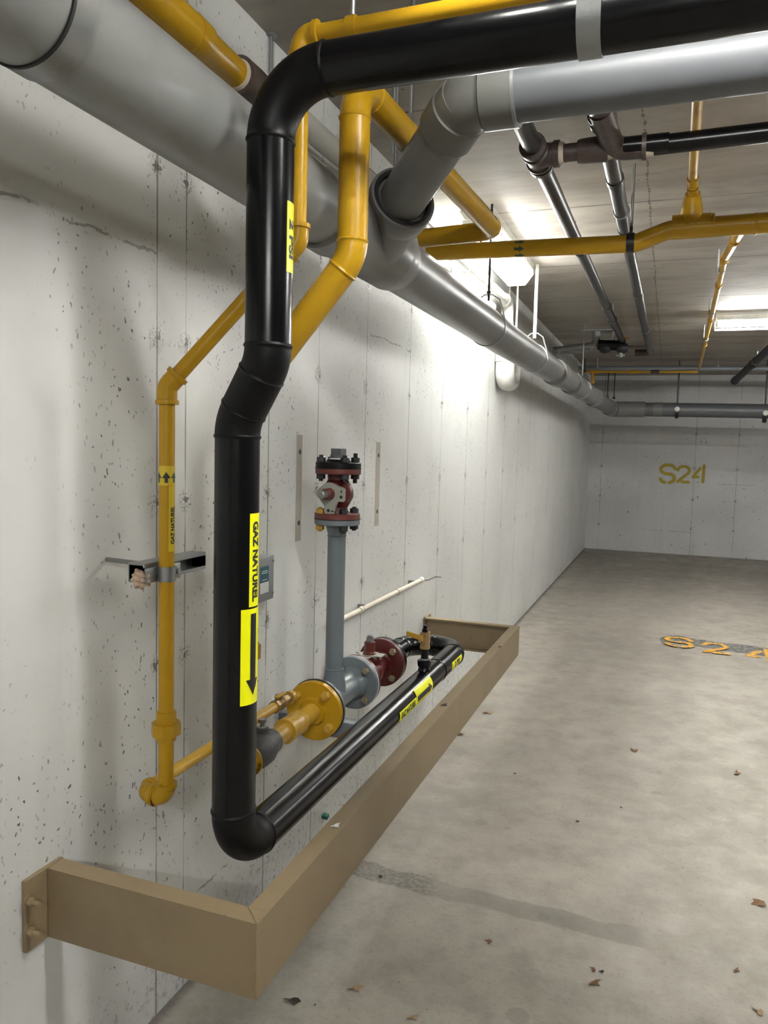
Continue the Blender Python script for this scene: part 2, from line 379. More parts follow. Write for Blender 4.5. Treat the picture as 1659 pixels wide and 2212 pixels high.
def coupling(name, a, ax, L, r, mat, parent, seg=32, lip=0.006, big=1.25):
    R = r*big; return O(name, lambda bm: add_lathe(bm, [(0, R+.002), (lip, R+.002), (lip+.001, R), (L-lip-.001, R), (L-lip, R+.002), (L, R+.002)], a, ax, seg), mat, parent)
def hub(name, a, ax, L, r, wall, mat, parent, label=None, seg=48):
    return O(name, lambda bm: add_lathe(bm, [(0, r), (0, r+wall), (L-.001, r+wall), (L, r+wall-.001), (L, r)], a, ax, seg), mat, parent, label)
def bolt(parent, c, ax, L, r, mat, both=True, name='bolt', ht=None):
    """stud through a flange with a hex nut on each face; c = flange mid-plane"""
    c = V(c); ax = V(ax).normalized(); ht = L/2-r*1.55 if ht is None else ht; k = r*1.15
    def f(bm):
        add_sweep(bm, [c-ax*(L/2), c+ax*(L/2)], r*0.5, 12)
        add_lathe(bm, [(0, r*.95), (.001, r), (k-.001, r), (k, r*.9)], c+ax*ht, ax, 6)
        if both: add_lathe(bm, [(0, r*.95), (.001, r), (k-.001, r), (k, r*.9)], c-ax*ht, -ax, 6)
    return O(name, f, mat, parent, smooth=30)
def wrap_sticker(name, p0, ax, r, t0, t1, a0, a1, mat, parent, zero, nseg=28):
    """patch on a cylinder: t along ax from p0, angle in degrees from direction 'zero'"""
    p0 = V(p0); ax = V(ax).normalized(); u = V(zero).normalized(); v = ax.cross(u)
    def f(bm):
        g = []
        for j in range(nseg+1):
            a = math.radians(a0+(a1-a0)*j/nseg); d = math.cos(a)*u + math.sin(a)*v
            g.append([bm.verts.new(p0+ax*t+d*rr) for t in (t0, t1) for rr in (r+.0006,)] + [bm.verts.new(p0+ax*t+d*(r-.0005)) for t in (t0, t1)])
        for j in range(nseg):
            A, B = g[j], g[j+1]
            bm.faces.new((A[0], A[1], B[1], B[0])); bm.faces.new((A[2], B[2], B[3], A[3]))
            bm.faces.new((A[0], B[0], B[2], A[2])); bm.faces.new((A[1], A[3], B[3], B[1]))
        bm.faces.new((g[0][0], g[0][2], g[0][3], g[0][1])); bm.faces.new((g[-1][0], g[-1][1], g[-1][3], g[-1][2]))
    return O(name, f, mat, parent)
def text_mesh(s, wx=1.0, bold=0.0, sp=1.0):
    cu = bpy.data.curves.new('t', 'FONT'); cu.body = s; cu.size = 1.0; cu.offset = bold; cu.space_character = sp; cu.fill_mode = 'FRONT'; cu.resolution_u = 6
    o = bpy.data.objects.new('t', cu); COL.objects.link(o)
    dg = bpy.context.evaluated_depsgraph_get(); dg.update()
    me = bpy.data.meshes.new_from_object(o.evaluated_get(dg)); bpy.data.objects.remove(o)
    return me
def wrap_text(name, s, p0, ax, r, tmid, length, amid, height, mat, parent, zero, read=1, tops=1, bold=0.045, sub=2, offs=0.0012):
    """lettering bent round a cylinder; read=+1 runs along ax, tops=+1 letter tops towards growing angle"""
    me = text_mesh(s, bold=bold); bm = bmesh.new(); bm.from_mesh(me); bpy.data.meshes.remove(me)
    bmesh.ops.triangulate(bm, faces=bm.faces[:])
    for _ in range(sub): bmesh.ops.subdivide_edges(bm, edges=[e for e in bm.edges if e.calc_length() > 0.12], cuts=1); bmesh.ops.triangulate(bm, faces=bm.faces[:])
    xs = [v.co.x for v in bm.verts]; ys = [v.co.y for v in bm.verts]
    x0, x1, y0, y1 = min(xs), max(xs), min(ys), max(ys)
    p0 = V(p0); ax = V(ax).normalized(); u = V(zero).normalized(); w_ = ax.cross(u)
    for v in bm.verts:
        t = tmid + read*((v.co.x-x0)/(x1-x0)-0.5)*length
        a = math.radians(amid) + tops*((v.co.y-y0)/(y1-y0)-0.5)*height/r
        v.co = p0 + ax*t + (math.cos(a)*u+math.sin(a)*w_)*(r+offs)
    return link(name, mesh(bm, name, 0), mat, parent)
def wrap_arrow(name, p0, ax, r, t0, t1, amid, shaft, head, headlen, mat, parent, zero, offs=0.0012):
    """arrow along a cylinder pointing from t0 to t1"""
    s = 1 if t1 > t0 else -1; p0 = V(p0); ax = V(ax).normalized(); u = V(zero).normalized(); w_ = ax.cross(u)
    def P(t, a): a = math.radians(amid)+a/r; return p0+ax*t+(math.cos(a)*u+math.sin(a)*w_)*(r+offs)
    def f(bm):
        n = 6
        rows = [(t0, shaft), (t1-s*headlen, shaft)]
        g = [[bm.verts.new(P(t, -w/2+w*k/n)) for k in range(n+1)] for t, w in rows]
        for k in range(n): bm.faces.new((g[0][k], g[0][k+1], g[1][k+1], g[1][k]))
        h = [[bm.verts.new(P(t, -w/2+w*k/n)) for k in range(n+1)] for t, w in ((t1-s*headlen, head), (t1-s*headlen*.5, head*.5), (t1, head*.01))]
        for j in range(2):
            for k in range(n): bm.faces.new((h[j][k], h[j][k+1], h[j+1][k+1], h[j+1][k]))
    return O(name, f, mat, parent, smooth=0)
def struct(o): o['kind'] = 'structure'; return o
X, Y, Z = V((1, 0, 0)), V((0, 1, 0)), V((0, 0, 1))

# ================================================================== the room
RX, RY0, RY1 = 7.5, -5.0, 12.59
def slab(name, lo, hi, mat): return struct(O(name, lambda bm: add_box(bm, [(a+b)/2 for a, b in zip(lo, hi)], [b-a for a, b in zip(lo, hi)]), mat, smooth=0))
slab('floor', (-0.2, RY0-.2, -0.15), (RX+.2, RY1+.2, 0.0), 'floor_concrete')
slab('ceiling', (-0.2, RY0-.2, CEIL), (RX+.2, RY1+.2, CEIL+0.2), 'ceiling_concrete')
WL = slab('wall_left', (-0.2, RY0-.2, 0.0), (0.0, RY1+.2, CEIL), 'wall_left_paint')
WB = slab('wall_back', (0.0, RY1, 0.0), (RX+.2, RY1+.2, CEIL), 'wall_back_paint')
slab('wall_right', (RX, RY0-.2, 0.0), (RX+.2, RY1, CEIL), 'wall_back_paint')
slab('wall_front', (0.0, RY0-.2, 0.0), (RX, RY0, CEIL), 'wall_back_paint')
# bare strips where something was once screwed to the wall
for (y, z0, z1) in ((2.385, 1.174, 1.54), (3.150, 1.162, 1.528)):
    s = O('bare_patch', lambda bm: add_box(bm, (0.0004, y, (z0+z1)/2), (0.0012, 0.042 if y < 3 else 0.05, z1-z0)), 'bare_strip', WL, 'unpainted vertical strip with two screw holes', smooth=0)
    for zz in (z0+(z1-z0)*.17, z0+(z1-z0)*.84):
        O('screw_hole', lambda bm: add_lathe(bm, [(0, .009), (.0012, .009), (.0016, .005)], (0.0006, y+.003, zz), X, 10), 'rubber', s)

# painted bay numbers: stencilled strokes
def strokes(bm, paths, wdt, P, h):
    for pth in paths:
        pts = [V((a, b, 0)) for a, b in pth]
        for i in range(len(pts)-1):
            d = pts[i+1]-pts[i]; L = d.length; d.normalize(); nrm = V((-d.y, d.x, 0))*wdt/2
            a, b = pts[i], pts[i+1]
            q = [a-nrm, b-nrm]
            for k in range(1, 6): an = -math.pi/2+math.pi*k/6; q.append(b+d*(wdt/2*math.cos(an))+nrm*math.sin(an))
            q += [b+nrm, a+nrm]
            for k in range(1, 6): an = math.pi/2+math.pi*k/6; q.append(a+d*(wdt/2*math.cos(an))+nrm*math.sin(an))
            vs = [bm.verts.new(P(v.x, v.y, h)) for v in q]; bm.faces.new(vs); h += 0.00025
def arc(cx, cy, rx, ry, a0, a1, n=9): return [(cx+rx*math.cos(math.radians(a0+(a1-a0)*k/n)), cy+ry*math.sin(math.radians(a0+(a1-a0)*k/n))) for k in range(n+1)]
S_ = [arc(.42, .74, .36, .24, 8, 78), arc(.42, .74, .36, .24, 102, 245)+[(.42, .50)]+arc(.42, .27, .36, .25, 60, -72), arc(.42, .27, .36, .25, -108, -168)]
T_ = [arc(.36, .70, .32, .26, 175, 105), arc(.36, .70, .32, .26, 80, -35)+[(.06, .05)], [(.30, .03), (.66, .03)]]
F_ = [[(.44, .84), (.08, .30), (.40, .28)], [(.66, .97), (.64, .03)]]
F_[0] = [(.46, .80), (.10, .32)]; F_.append([(.10, .30), (.36, .30)])
def wallP(x0, z0, H, tilt=0.0):
    return lambda u, v, h: V((x0+u*H, RY1-0.004-h, z0+v*H))
def wall_num(bm):
    c = [(1.065, 1.085, .285, S_), (1.318, 1.105, .255, T_), (1.522, 1.115, .26, F_)]
    for x0, z0, H, P_ in c: strokes(bm, P_, .165, wallP(x0, z0, H), 0.0)
o = O('painted_number', wall_num, 'wall_yellow', smooth=0); tag(o, 'yellow stencilled bay number on the white back wall', 'painted number')
def floorP(x0, y0, sx, sy): return lambda u, v, h: V((x0+u*sx, y0+v*sy, 0.0012+h))
def fl_patch(bm):
    pts = [(1.20, 6.68), (1.30, 6.84), (1.42, 6.80), (1.62, 6.74), (1.85, 6.74), (2.12, 6.66), (2.10, 6.40), (1.86, 6.42), (1.62, 6.48), (1.42, 6.52), (1.22, 6.52)]
    vs = []
    for i in range(len(pts)):
        a, b = V(pts[i]), V(pts[(i+1) % len(pts)])
        for k in range(5):
            p = a.lerp(b, k/5); vs.append((p.x+random.uniform(-.012, .012), p.y+random.uniform(-.02, .02)))
    add_extrude(bm, [(p[1]*1.0, -p[0]) for p in vs], (0, 0, 0.0), Z, 0.0008, up=(0, 1, 0))
paint('floor_black', (0.08, 0.085, 0.085), 0.7, 0.6, (0.26, 0.24, 0.21), 7, 0.1, chip=(0.27, 0.25, 0.215), chipamt=0.13)
paint('floor_yellow', (0.72, 0.37, 0.03), 0.6, 0.4, (0.45, 0.33, 0.12), 9, 0.1, chip=(0.17, 0.165, 0.15), chipamt=0.13)
t = thing('painted_number', 'worn orange stencilled bay number over black paint on the floor', 'painted number', (1.6, 6.55, 0))
O('background_paint', fl_patch, 'floor_black', t, 'blackened patch under the digits', smooth=0)
def fl_num(bm):
    for x0, y0, H, P_ in ((1.235, 6.40, .26, S_), (1.515, 6.33, .26, T_), (1.80, 6.26, .28, F_)):
        strokes(bm, P_, .17, lambda u, v, h, x0=x0, y0=y0, H=H: V((x0+u*H, y0+v*H*1.35, 0.0025+h)), 0.0)
O('digits', fl_num, 'floor_yellow', t, smooth=0)

# ================================================================== guard rail (steel channel frame)
g = thing('guard_rail', 'brown painted steel channel frame standing out from the wall around the gas pipes', 'guard rail', (0.25, 2.57, 0.454))
ZB, ZT, BX, BY0, BY1 = 0.454, 0.605, 0.511, 1.218, 3.93
def span(bm, lo, hi): add_box(bm, [(a+b)/2 for a, b in zip(lo, hi)], [b-a for a, b in zip(lo, hi)])
def front_ch(bm):   # along Y, web outside, flanges towards the wall
    span(bm, (BX-.007, BY0, ZB), (BX, BY1, ZT))
    span(bm, (BX-.043, BY0+.0435, ZT-.008), (BX-.007, BY1-.0435, ZT)); span(bm, (BX-.043, BY0+.0435, ZB), (BX-.007, BY1-.0435, ZB+.008))
O('long_channel', front_ch, 'beam_brown', g, smooth=0)
def leg_ch(y, s):
    def f(bm):
        def sp(a, b, z0, z1): span(bm, (.012, min(y+s*a, y+s*b), z0), (BX-.0072, max(y+s*a, y+s*b), z1))
        sp(0, .007, ZB, ZT); sp(.007, .043, ZT-.008, ZT); sp(.007, .043, ZB, ZB+.008)
    return f
O('side_channel', leg_ch(BY0, 1), 'beam_brown', g, smooth=0)
O('side_channel', leg_ch(BY1, -1), 'beam_brown', g, smooth=0)
for y, s in ((BY0, -1), (BY1, 1)):
    p = O('wall_plate', lambda bm: add_box(bm, (0.0055, y+s*(-.010 if s < 0 else .010)+(-.0 if s < 0 else 0)+s*0.016, (ZB+ZT)/2), (0.010, 0.105, ZT-ZB+.002), bev=.001), 'beam_brown', g, smooth=0)
    for zz in (.498, .562):
        yy = y+s*0.052
        O('anchor_bolt', lambda bm: (add_lathe(bm, [(0, .014), (.003, .014)], (.0105, yy, zz), X, 16), add_lathe(bm, [(0, .009), (.009, .009), (.01, .008)], (.0135, yy, zz), X, 6), add_sweep(bm, [(.02, yy, zz), (.042, yy, zz)], .005, 10)), 'beam_brown', p, smooth=30)
O('weld_bead', lambda bm: add_sweep(bm, [(BX-.002+random.uniform(-.0012, .0012), BY0-.0005, ZB+.002+k*.0125) for k in range(12)], .0022, 6), 'beam_brown', g)
O('weld_bead', lambda bm: add_sweep(bm, [(BX-.043+k*.0043, BY0+.043-k*.0043, ZT+.0008) for k in range(11)], .0022, 6), 'beam_brown', g)

# ================================================================== black gas main
RB = 0.0445
g = thing('gas_pipe', 'thick black steel natural gas pipe dropping from the ceiling and looping inside the guard rail', 'pipe', (0.385, 1.34, 0.60))
LX, LY, UX, UY, TZ, BZ = 0.384, 1.340, 0.4595, 1.322, 2.180, 0.652
YR, XA, RZ = 3.165, 0.161, 0.655         # return bend, axis against the wall
pT = V((4.2, 1.322+0.0, 2.196)); pE = V((UX, UY, TZ))
z1, z2, z3 = 1.693, 1.598, 1.512
R1 = .1145
def bend_ends(a, b, c, R): f = bend_only(a, b, c, R); return f[0], f[-1]
b1 = (pT, pE, V((UX, UY, 1.7)))
e0, e1 = bend_ends(*b1, R1)
pipe('horizontal_run', pT, e0, RB, 'black_steel', g)
weld_elbow('elbow', *b1, R1, RB, 'black_matt', g)
u1 = V((UX, UY, 1.66)); u2 = V((LX, LY, 1.545))
c1 = (e1, u1, u2)
f0, f1 = bend_ends(e1, u1, u2, .092)
h0, h1 = bend_ends(u1, u2, V((LX, LY, 1.0)), .092)
pipe('riser', e1, f0, RB, 'black_steel', g)
mid = (f1+h0)/2
weld_elbow('offset_elbow', e1, u1, u2, .092, RB, 'black_matt', g)
weld_elbow('offset_elbow', u1, u2, V((LX, LY, 1.0)), .092, RB, 'black_matt', g)
pipe('weld_joint', f1, h0, RB+.001, 'black_matt', g)
q = (V((LX, LY, 1.2)), V((LX, LY, BZ)), V((.39, 2.0, RZ-.002)))
k0, k1 = bend_ends(*q, .098)
pipe('riser', h1, k0, RB, 'black_steel', g)
weld_elbow('elbow', *q, .098, RB, 'black_matt', g)
r1 = (V((.39, 2.5, RZ)), V((.39, YR, RZ)), V((.2755, YR, RZ))); r2 = (V((.2755, YR, RZ)), V((XA, YR, RZ)), V((XA, 2.6, RZ)))
m0, m1 = bend_ends(*r1, .1143); n0, n1 = bend_ends(*r2, .1143)
pipe('horizontal_run', k1, m0, RB, 'black_steel', g)
weld_elbow('return_bend', *r1, .1143, RB, 'black_steel', g); weld_elbow('return_bend', *r2, .1143, RB, 'black_steel', g)
pipe('horizontal_run', n1, (XA, 2.875, RZ), RB, 'black_steel', g)
O('weld_ring', lambda bm: add_lathe(bm, [(-.004, RB-.001), (-.002, RB+.0016), (.002, RB+.0016), (.004, RB-.001)], (.39, 2.80, RZ), Y, 40), 'black_steel', g)
fl = O('flange', lambda bm: add_lathe(bm, [(0, .093), (.002, .095), (.020, .095), (.022, .093), (.022, .060), (.040, .048), (.055, RB+.001)], (XA, 2.835, RZ), Y, 48), 'black_steel', g)
# stickers (angle 0 = +X, counted round +Z)
dz = -Z
zx = X
def vs(nm, c, t0, t1, a0, a1): return wrap_sticker(nm, (c[0], c[1], 0), Z, RB, t0, t1, a0, a1, 'sticker_yellow', g, X)
s = vs('pipe_label', (UX, UY), 1.824, 1.952, -16, 22); wrap_text('lettering', '2 PSI', (UX, UY, 0), Z, RB, 1.885, .072, 3, .0185, 'ink', s, X, read=-1, tops=1)
s = vs('pipe_label', (LX, LY), 1.180, 1.366, -24, 19); wrap_text('lettering', 'GAZ NATUREL', (LX, LY, 0), Z, RB, 1.270, .160, -3, .0185, 'ink', s, X, read=-1, tops=1)
s = vs('flow_label', (LX, LY), .982, 1.176, -46, 32); wrap_arrow('arrow', (LX, LY, 0), Z, RB, 1.166, 1.000, -8, .0165, .036, .033, 'ink', s, X)
def hs(nm, t0, t1, a0, a1): return wrap_sticker(nm, (.39, 0, RZ), Y, RB, t0, t1, a0, a1, 'sticker_yellow', g, X)
s = hs('pipe_label', 2.255, 2.425, -18, 22); wrap_text('lettering', 'GAZ NATUREL', (.39, 0, RZ), Y, RB, 2.34, .150, 1, .020, 'ink', s, X, read=1, tops=-1)
s = hs('flow_label', 2.430, 2.615, -48, 32); wrap_arrow('arrow', (.39, 0, RZ), Y, RB, 2.437, 2.605, -3, .0185, .040, .036, 'ink', s, X)
s = hs('pipe_label', 2.885, 3.03, -18, 20); wrap_text('lettering', '2 PSI', (.39, 0, RZ), Y, RB, 2.955, .075, 1, .020, 'ink', s, X, read=1, tops=-1)
# hanger strap round the top run
SX = 1.035
t = thing('pipe_hanger', 'flat galvanized strap loop carrying the black pipe', 'pipe hanger', (SX, 1.322, 2.14))
def strap(bm):
    yc, zc = 1.322, 2.1845; R0, R1_ = RB+.0015, RB+.005
    pts = []
    for k in range(25):
        a = math.pi + math.pi*k/24; pts.append((yc+math.cos(a), zc+math.sin(a), a))
    prof = [(yc-R1_, zc+.17, yc-R0, zc+.17)] + [(yc+R1_*math.cos(a), zc+R1_*math.sin(a), yc+R0*math.cos(a), zc+R0*math.sin(a)) for _, _, a in pts] + [(yc+R1_, zc+.17, yc+R0, zc+.17)]
    rows = []
    for oy, oz, iy, iz in prof:
        rows.append([bm.verts.new((SX-.0185, oy, oz)), bm.verts.new((SX+.0185, oy, oz)), bm.verts.new((SX+.0185, iy, iz)), bm.verts.new((SX-.0185, iy, iz))])
    for i in range(len(rows)-1):
        for k in range(4): bm.faces.new((rows[i][k], rows[i][(k+1) % 4], rows[i+1][(k+1) % 4], rows[i+1][k]))
    bm.faces.new(rows[0]); bm.faces.new(rows[-1][::-1])
O('strap', strap, 'galvanized', t)
O('top_plate', lambda bm: add_box(bm, (SX, 1.322, 2.352), (.037, .105, .006), bev=.001), 'galvanized', t)
pipe('threaded_rod', (SX, 1.322, 2.34), (SX, 1.322, CEIL), .006, 'galvanized', t, seg=12)

# small ball valve standing on the black pipe
bx, by = .39, 2.650
t = thing('ball_valve', 'small brass ball valve with yellow lever standing on the black horizontal pipe', 'valve', (bx, by, RZ+RB))
O('weld_outlet', lambda bm: add_lathe(bm, [(0, .024), (.012, .021), (.016, .018), (.018, .024), (.030, .026), (.040, .026), (.043, .022)], (bx, by, RZ+RB-.006), Z, 24), 'black_steel', t)
O('thread_tape', lambda bm: add_lathe(bm, [(0, .017), (.006, .0155)], (bx, by, RZ+RB+.036), Z, 20), 'grey_paint', t)
pipe('nipple', (bx, by, RZ+RB+.03), (bx, by, RZ+RB+.085), .0135, 'black_steel', t, seg=20)
O('body', lambda bm: (add_lathe(bm, [(0, .0185), (.014, .0185), (.0145, .016), (.018, .0175), (.03, .019), (.042, .0175), (.045, .016), (.0455, .0185), (.062, .0185)], (bx, by, RZ+RB+.078), Z, 8), add_lathe(bm, [(0, .008), (.026, .008)], (bx, by, RZ+RB+.110), V((-.55, -.83, 0)), 12)), 'brass', t, smooth=30)
O('lever', lambda bm: add_extrude(bm, [(-.009, -.012), (.009, -.012), (.009, .075), (.006, .082), (-.006, .082), (-.009, .075)], V((bx, by, RZ+RB+.120))+V((-.55, -.83, 0)).normalized()*.020, V((-.55, -.83, 0)).normalized(), .004, up=(0, 0, 1)), 'gas_yellow', t, smooth=30)
O('plug', lambda bm: add_lathe(bm, [(0, .0135), (.012, .0135), (.0125, .009), (.026, .009)], (bx, by, RZ+RB+.138), Z, 4), 'black_steel', t, smooth=30)

# ================================================================== lower manifold against the wall
def flange_bolts(parent, org, ax, pcr, thick, mat, n=4, r=.0125, phase=45.0, L=None, both=True, name='bolt'):
    u, v, ax = basis(ax, (0, 0, 1))
    for k in range(n):
        a = math.radians(phase+360.0*k/n); c = V(org)+pcr*(math.cos(a)*u+math.sin(a)*v); bolt(parent, c, ax, L or thick+.05, r, mat, both, name)
# yellow reducing flange with nipple and coupling
YF = 2.192
t = thing('pipe_flange', 'round yellow bolted flange with dusty nipple and coupling at the end of the grey tee', 'flange', (XA, YF, .56))
O('flange_disc', lambda bm: add_lathe(bm, [(-.012, .032), (-.012, .040), (-.004, .044), (0, .0475), (0, .094), (.002, .096), (.019, .096), (.021, .094)], (XA, YF, RZ), Y, 64), 'gas_yellow', t)
O('gasket', lambda bm: add_lathe(bm, [(0, .0985), (.004, .0985)], (XA, YF+.0215, RZ), Y, 64), 'rubber', t)
u_, v_, a_ = basis(Y, (0, 0, 1))
for ph in (38, 128, 218, 308):
    a = math.radians(ph); c = V((XA, YF+.02, RZ)) + .0735*(math.cos(a)*u_+math.sin(a)*v_)
    bolt(t, c, -Y, .088, .0155, 'bolt_yellow', False)
pipe('nipple', (XA, YF-.01, RZ), (XA, 2.06, RZ), .0295, 'gas_yellow_worn', t, seg=32)
coupling('coupling', (XA, 1.995, RZ), Y, .088, .0295, 'gas_yellow_worn', t, big=1.22)
pipe('nipple', (XA, 1.90, RZ), (XA, 2.01, RZ), .0285, 'gas_yellow_worn', t, seg=32)
# grey tee with two flanges
t = thing('pipe_tee', 'grey painted flanged tee at the foot of the grey riser', 'pipe tee', (XA, 2.36, .56))
YT0, YT1, YRZ = YF+.0255, 2.535, 2.352
O('tee_body', lambda bm: (add_lathe(bm, [(.018, .062), (.045, .050), (.06, .047), (YT1-YT0-.06, .047), (YT1-YT0-.045, .050), (YT1-YT0-.018, .062)], (XA, YT0, RZ), Y, 40),
   add_lathe(bm, [(0, .044), (.045, .041), (.075, .034), (.10, .0315)], (XA, YRZ, RZ), Z, 40)), 'grey_paint', t)
O('flange', lambda bm: add_lathe(bm, [(0, .095), (.016, .095), (.018, .093), (.018, .060)], (XA, YT0, RZ), Y, 64), 'grey_paint', t)
f2 = O('flange', lambda bm: add_lathe(bm, [(0, .060), (0, .093), (.002, .095), (.018, .095)], (XA, YT1-.018, RZ), Y, 64), 'grey_paint', t)
flange_bolts(t, (XA, YT1, RZ), -Y, .0745, .02, 'bolt_zinc', r=.0135, phase=45, L=.075)
O('gasket', lambda bm: add_lathe(bm, [(0, .0965), (.003, .0965)], (XA, YT1+.0002, RZ), Y, 64), 'label_white', t)
# red plug valve, horizontal
def plug_body(bm, c, ax, L, stem_ax):
    """flanged plug valve body along ax centred at c with a boss towards stem_ax"""
    c = V(c); h = L/2
    add_lathe(bm, [(-h+.016, .052), (-h+.030, .038), (-h+.05, .037), (-.035, .046), (-.015, .054), (.015, .054), (.035, .046), (h-.05, .037), (h-.030, .038), (h-.016, .052)], c, ax, 36)
    add_lathe(bm, [(0, .048), (.052, .046), (.056, .042)], c, stem_ax, 28)
    add_lathe(bm, [(0, .040), (.042, .036)], c, -V(stem_ax), 24)
def indicator_plate(bm, c, n, up, flip=1):
    """round-faced stop plate with two square ears and a pointer; drawn as (right, up)"""
    u, v, n = basis(n, up)
    def A(a0, a1, r, k=6): return [(r*math.cos(math.radians(a0+(a1-a0)*i/k)), r*math.sin(math.radians(a0+(a1-a0)*i/k))) for i in range(k+1)]
    out = [(.030, .024), (.052, .022), (.057, .017), (.057, -.018), (.052, -.023), (.034, -.023), (.022, -.036), (.020, -.061), (.015, -.066), (-.013, -.066), (-.018, -.061), (-.019, -.038)]
    out += A(236, 195, .040, 4) + [(-.047, -.007), (-.058, .003), (-.047, .010)] + A(165, 52, .038, 9)
    f = lambda p: (p[1], -flip*p[0])
    add_extrude(bm, [f(p) for p in out], V(c), n, .0035, up=u)
def plate_holes(bm, c, n, up, flip=1):
    u, v, n = basis(n, up)
    for rx, rz, w_, h_ in ((.043, .010, .004, .010), (.043, -.008, .011, .011), (-.003, -.054, .011, .011), (.012, -.056, .010, .004)):
        o = V(c)+u*rz-v*flip*rx+n*.0036
        if w_ == h_: add_lathe(bm, [(0, w_/2), (.0004, w_/2)], o, n, 14)
        else: add_box(bm, o, (w_, h_, .0008), Matrix((-v*flip, u, n)).transposed())
YV0, YV1 = YT1+.0035, 2.832
t = thing('plug_valve', 'dark red plug valve with square stem pointing up between grey tee and black pipe', 'valve', (XA, 2.68, .56))
vc = V((XA, (YV0+YV1)/2, RZ))
O('body', lambda bm: (plug_body(bm, vc, Y, YV1-YV0, Z), add_lathe(bm, [(.045, .040), (.062, .040)], vc, Z, 6)), 'valve_red', t)
for a0, s_ in ((YV0, 1), (YV1, -1)):
    O('flange', lambda bm: add_lathe(bm, [(0, .095), (.020, .095), (.022, .092), (.022, .05)], (XA, a0, RZ), Y*s_, 64), 'valve_red', t)
flange_bolts(t, (XA, YV1-.002, RZ), -Y, .0745, .03, 'bolt_zinc', r=.0135, phase=45, L=.09)
O('stop_plate', lambda bm: indicator_plate(bm, vc+Z*.064, Z, (0, 1, 0)), 'plate_grey', t)
O('gland', lambda bm: add_lathe(bm, [(0, .025), (.004, .026), (.010, .021), (.045, .021), (.048, .019)], vc+Z*.067, Z, 8), 'valve_red_light', t, smooth=30)
O('stem', lambda bm: (add_lathe(bm, [(0, .015), (.018, .015)], vc+Z*.114, Z, 4), add_lathe(bm, [(0, .009), (.004, .012), (.008, .007)], vc+Z*.132, Z, 12)), 'galvanized', t, smooth=30)
for sx, sy in ((1, 1), (1, -1), (-1, 1), (-1, -1)):
    O('gland_bolt', lambda bm: add_lathe(bm, [(0, .009), (.010, .009), (.011, .007)], vc+V((sx*.034, sy*.034, .052)), Z, 6), 'valve_red_light', t, smooth=30)
# grey riser
ZF = 1.262
t = thing('riser_pipe', 'grey painted vertical pipe rising from the flanged tee to the upper red valve', 'pipe', (XA, YRZ, RZ+.1))
pipe('pipe', (XA, YRZ, RZ+.09), (XA, YRZ, ZF-.055), .0305, 'grey_paint', t)
O('weld_ring', lambda bm: add_lathe(bm, [(-.004, .030), (-.002, .0325), (.002, .0325), (.004, .030)], (XA, YRZ, RZ+.098), Z, 40), 'grey_paint', t)
O('flange', lambda bm: add_lathe(bm, [(-.058, .0305), (-.056, .033), (-.053, .0305), (-.045, .032), (-.022, .039), (-.018, .043), (-.018, .072), (-.016, .076), (.0, .076)], (XA, YRZ, ZF), Z, 56), 'grey_paint', t)
# upper red valve with blind flange
zv0, zv1 = ZF+.003, 1.430
t = thing('plug_valve', 'dark red plug valve topped by a black blind flange on the grey riser', 'valve', (XA, YRZ, ZF))
uc = V((XA, YRZ, (zv0+zv1)/2)); sd = V((.42, -.9, 0)).normalized()
sd = V((CAM.x-XA, CAM.y-YRZ, 0)).normalized(); sd = (Quaternion(Z, math.radians(-28)) @ sd)
O('body', lambda bm: (add_lathe(bm, [(-.070, .036), (-.045, .034), (-.03, .043), (-.012, .052), (.012, .052), (.03, .043), (.045, .034), (.070, .036)], uc, Z, 36), add_lathe(bm, [(0, .042), (.046, .040), (.050, .036)], uc, sd, 28)), 'valve_red', t)
O('flange', lambda bm: add_lathe(bm, [(0, .076), (.016, .076), (.018, .074), (.018, .04)], (XA, YRZ, zv0), Z, 56), 'valve_red_light', t)
O('flange', lambda bm: add_lathe(bm, [(-.018, .04), (-.018, .074), (-.016, .076), (0, .076)], (XA, YRZ, zv1), Z, 56), 'valve_red_light', t)
O('gasket', lambda bm: add_lathe(bm, [(0, .077), (.0025, .077)], (XA, YRZ, ZF+.0002), Z, 56), 'rubber', t)
O('blind_flange', lambda bm: add_lathe(bm, [(0, .0775), (.002, .0775), (.0022, .0755), (.019, .0755), (.0205, .073), (.0206, .043), (.030, .036)], (XA, YRZ, zv1+.0004), Z, 56), 'black_matt', t)
O('plug', lambda bm: (add_lathe(bm, [(0, .032), (.006, .031), (.0065, .027), (.014, .027)], (XA, YRZ, zv1+.029), Z, 20), add_lathe(bm, [(0, .0265), (.024, .0265)], (XA, YRZ, zv1+.042), Z, 4, up=sd)), 'grey_cast', t, smooth=30)
O('thread_tape', lambda bm: add_lathe(bm, [(0, .0325), (.004, .032)], (XA, YRZ, zv1+.0305), Z, 20), 'label_white', t)
for k, ph in enumerate((44, 134, 224, 314)):
    a = math.radians(ph); d = V((math.cos(a), math.sin(a), 0))*.0605
    bolt(t, V((XA, YRZ, zv1+.0015))+d, Z, .086 if k else .100, .0145, 'bolt_black', ht=.0195)
    bolt(t, V((XA, YRZ, ZF))+d, Z, .080, .0145, 'bolt_black' if k != 2 else 'bolt_yellow', ht=.0188)
sp_ = O('stop_plate', lambda bm: indicator_plate(bm, uc+sd*.054, sd, (0, 0, 1), 1), 'plate_grey', t)
O('slot', lambda bm: plate_holes(bm, uc+sd*.054, sd, (0, 0, 1), 1), 'rubber', sp_, 'dark holes and slots', smooth=30)
O('gland', lambda bm: add_lathe(bm, [(0, .020), (.030, .019), (.032, .016)], uc+sd*.056, sd, 20), 'valve_red_light', t)
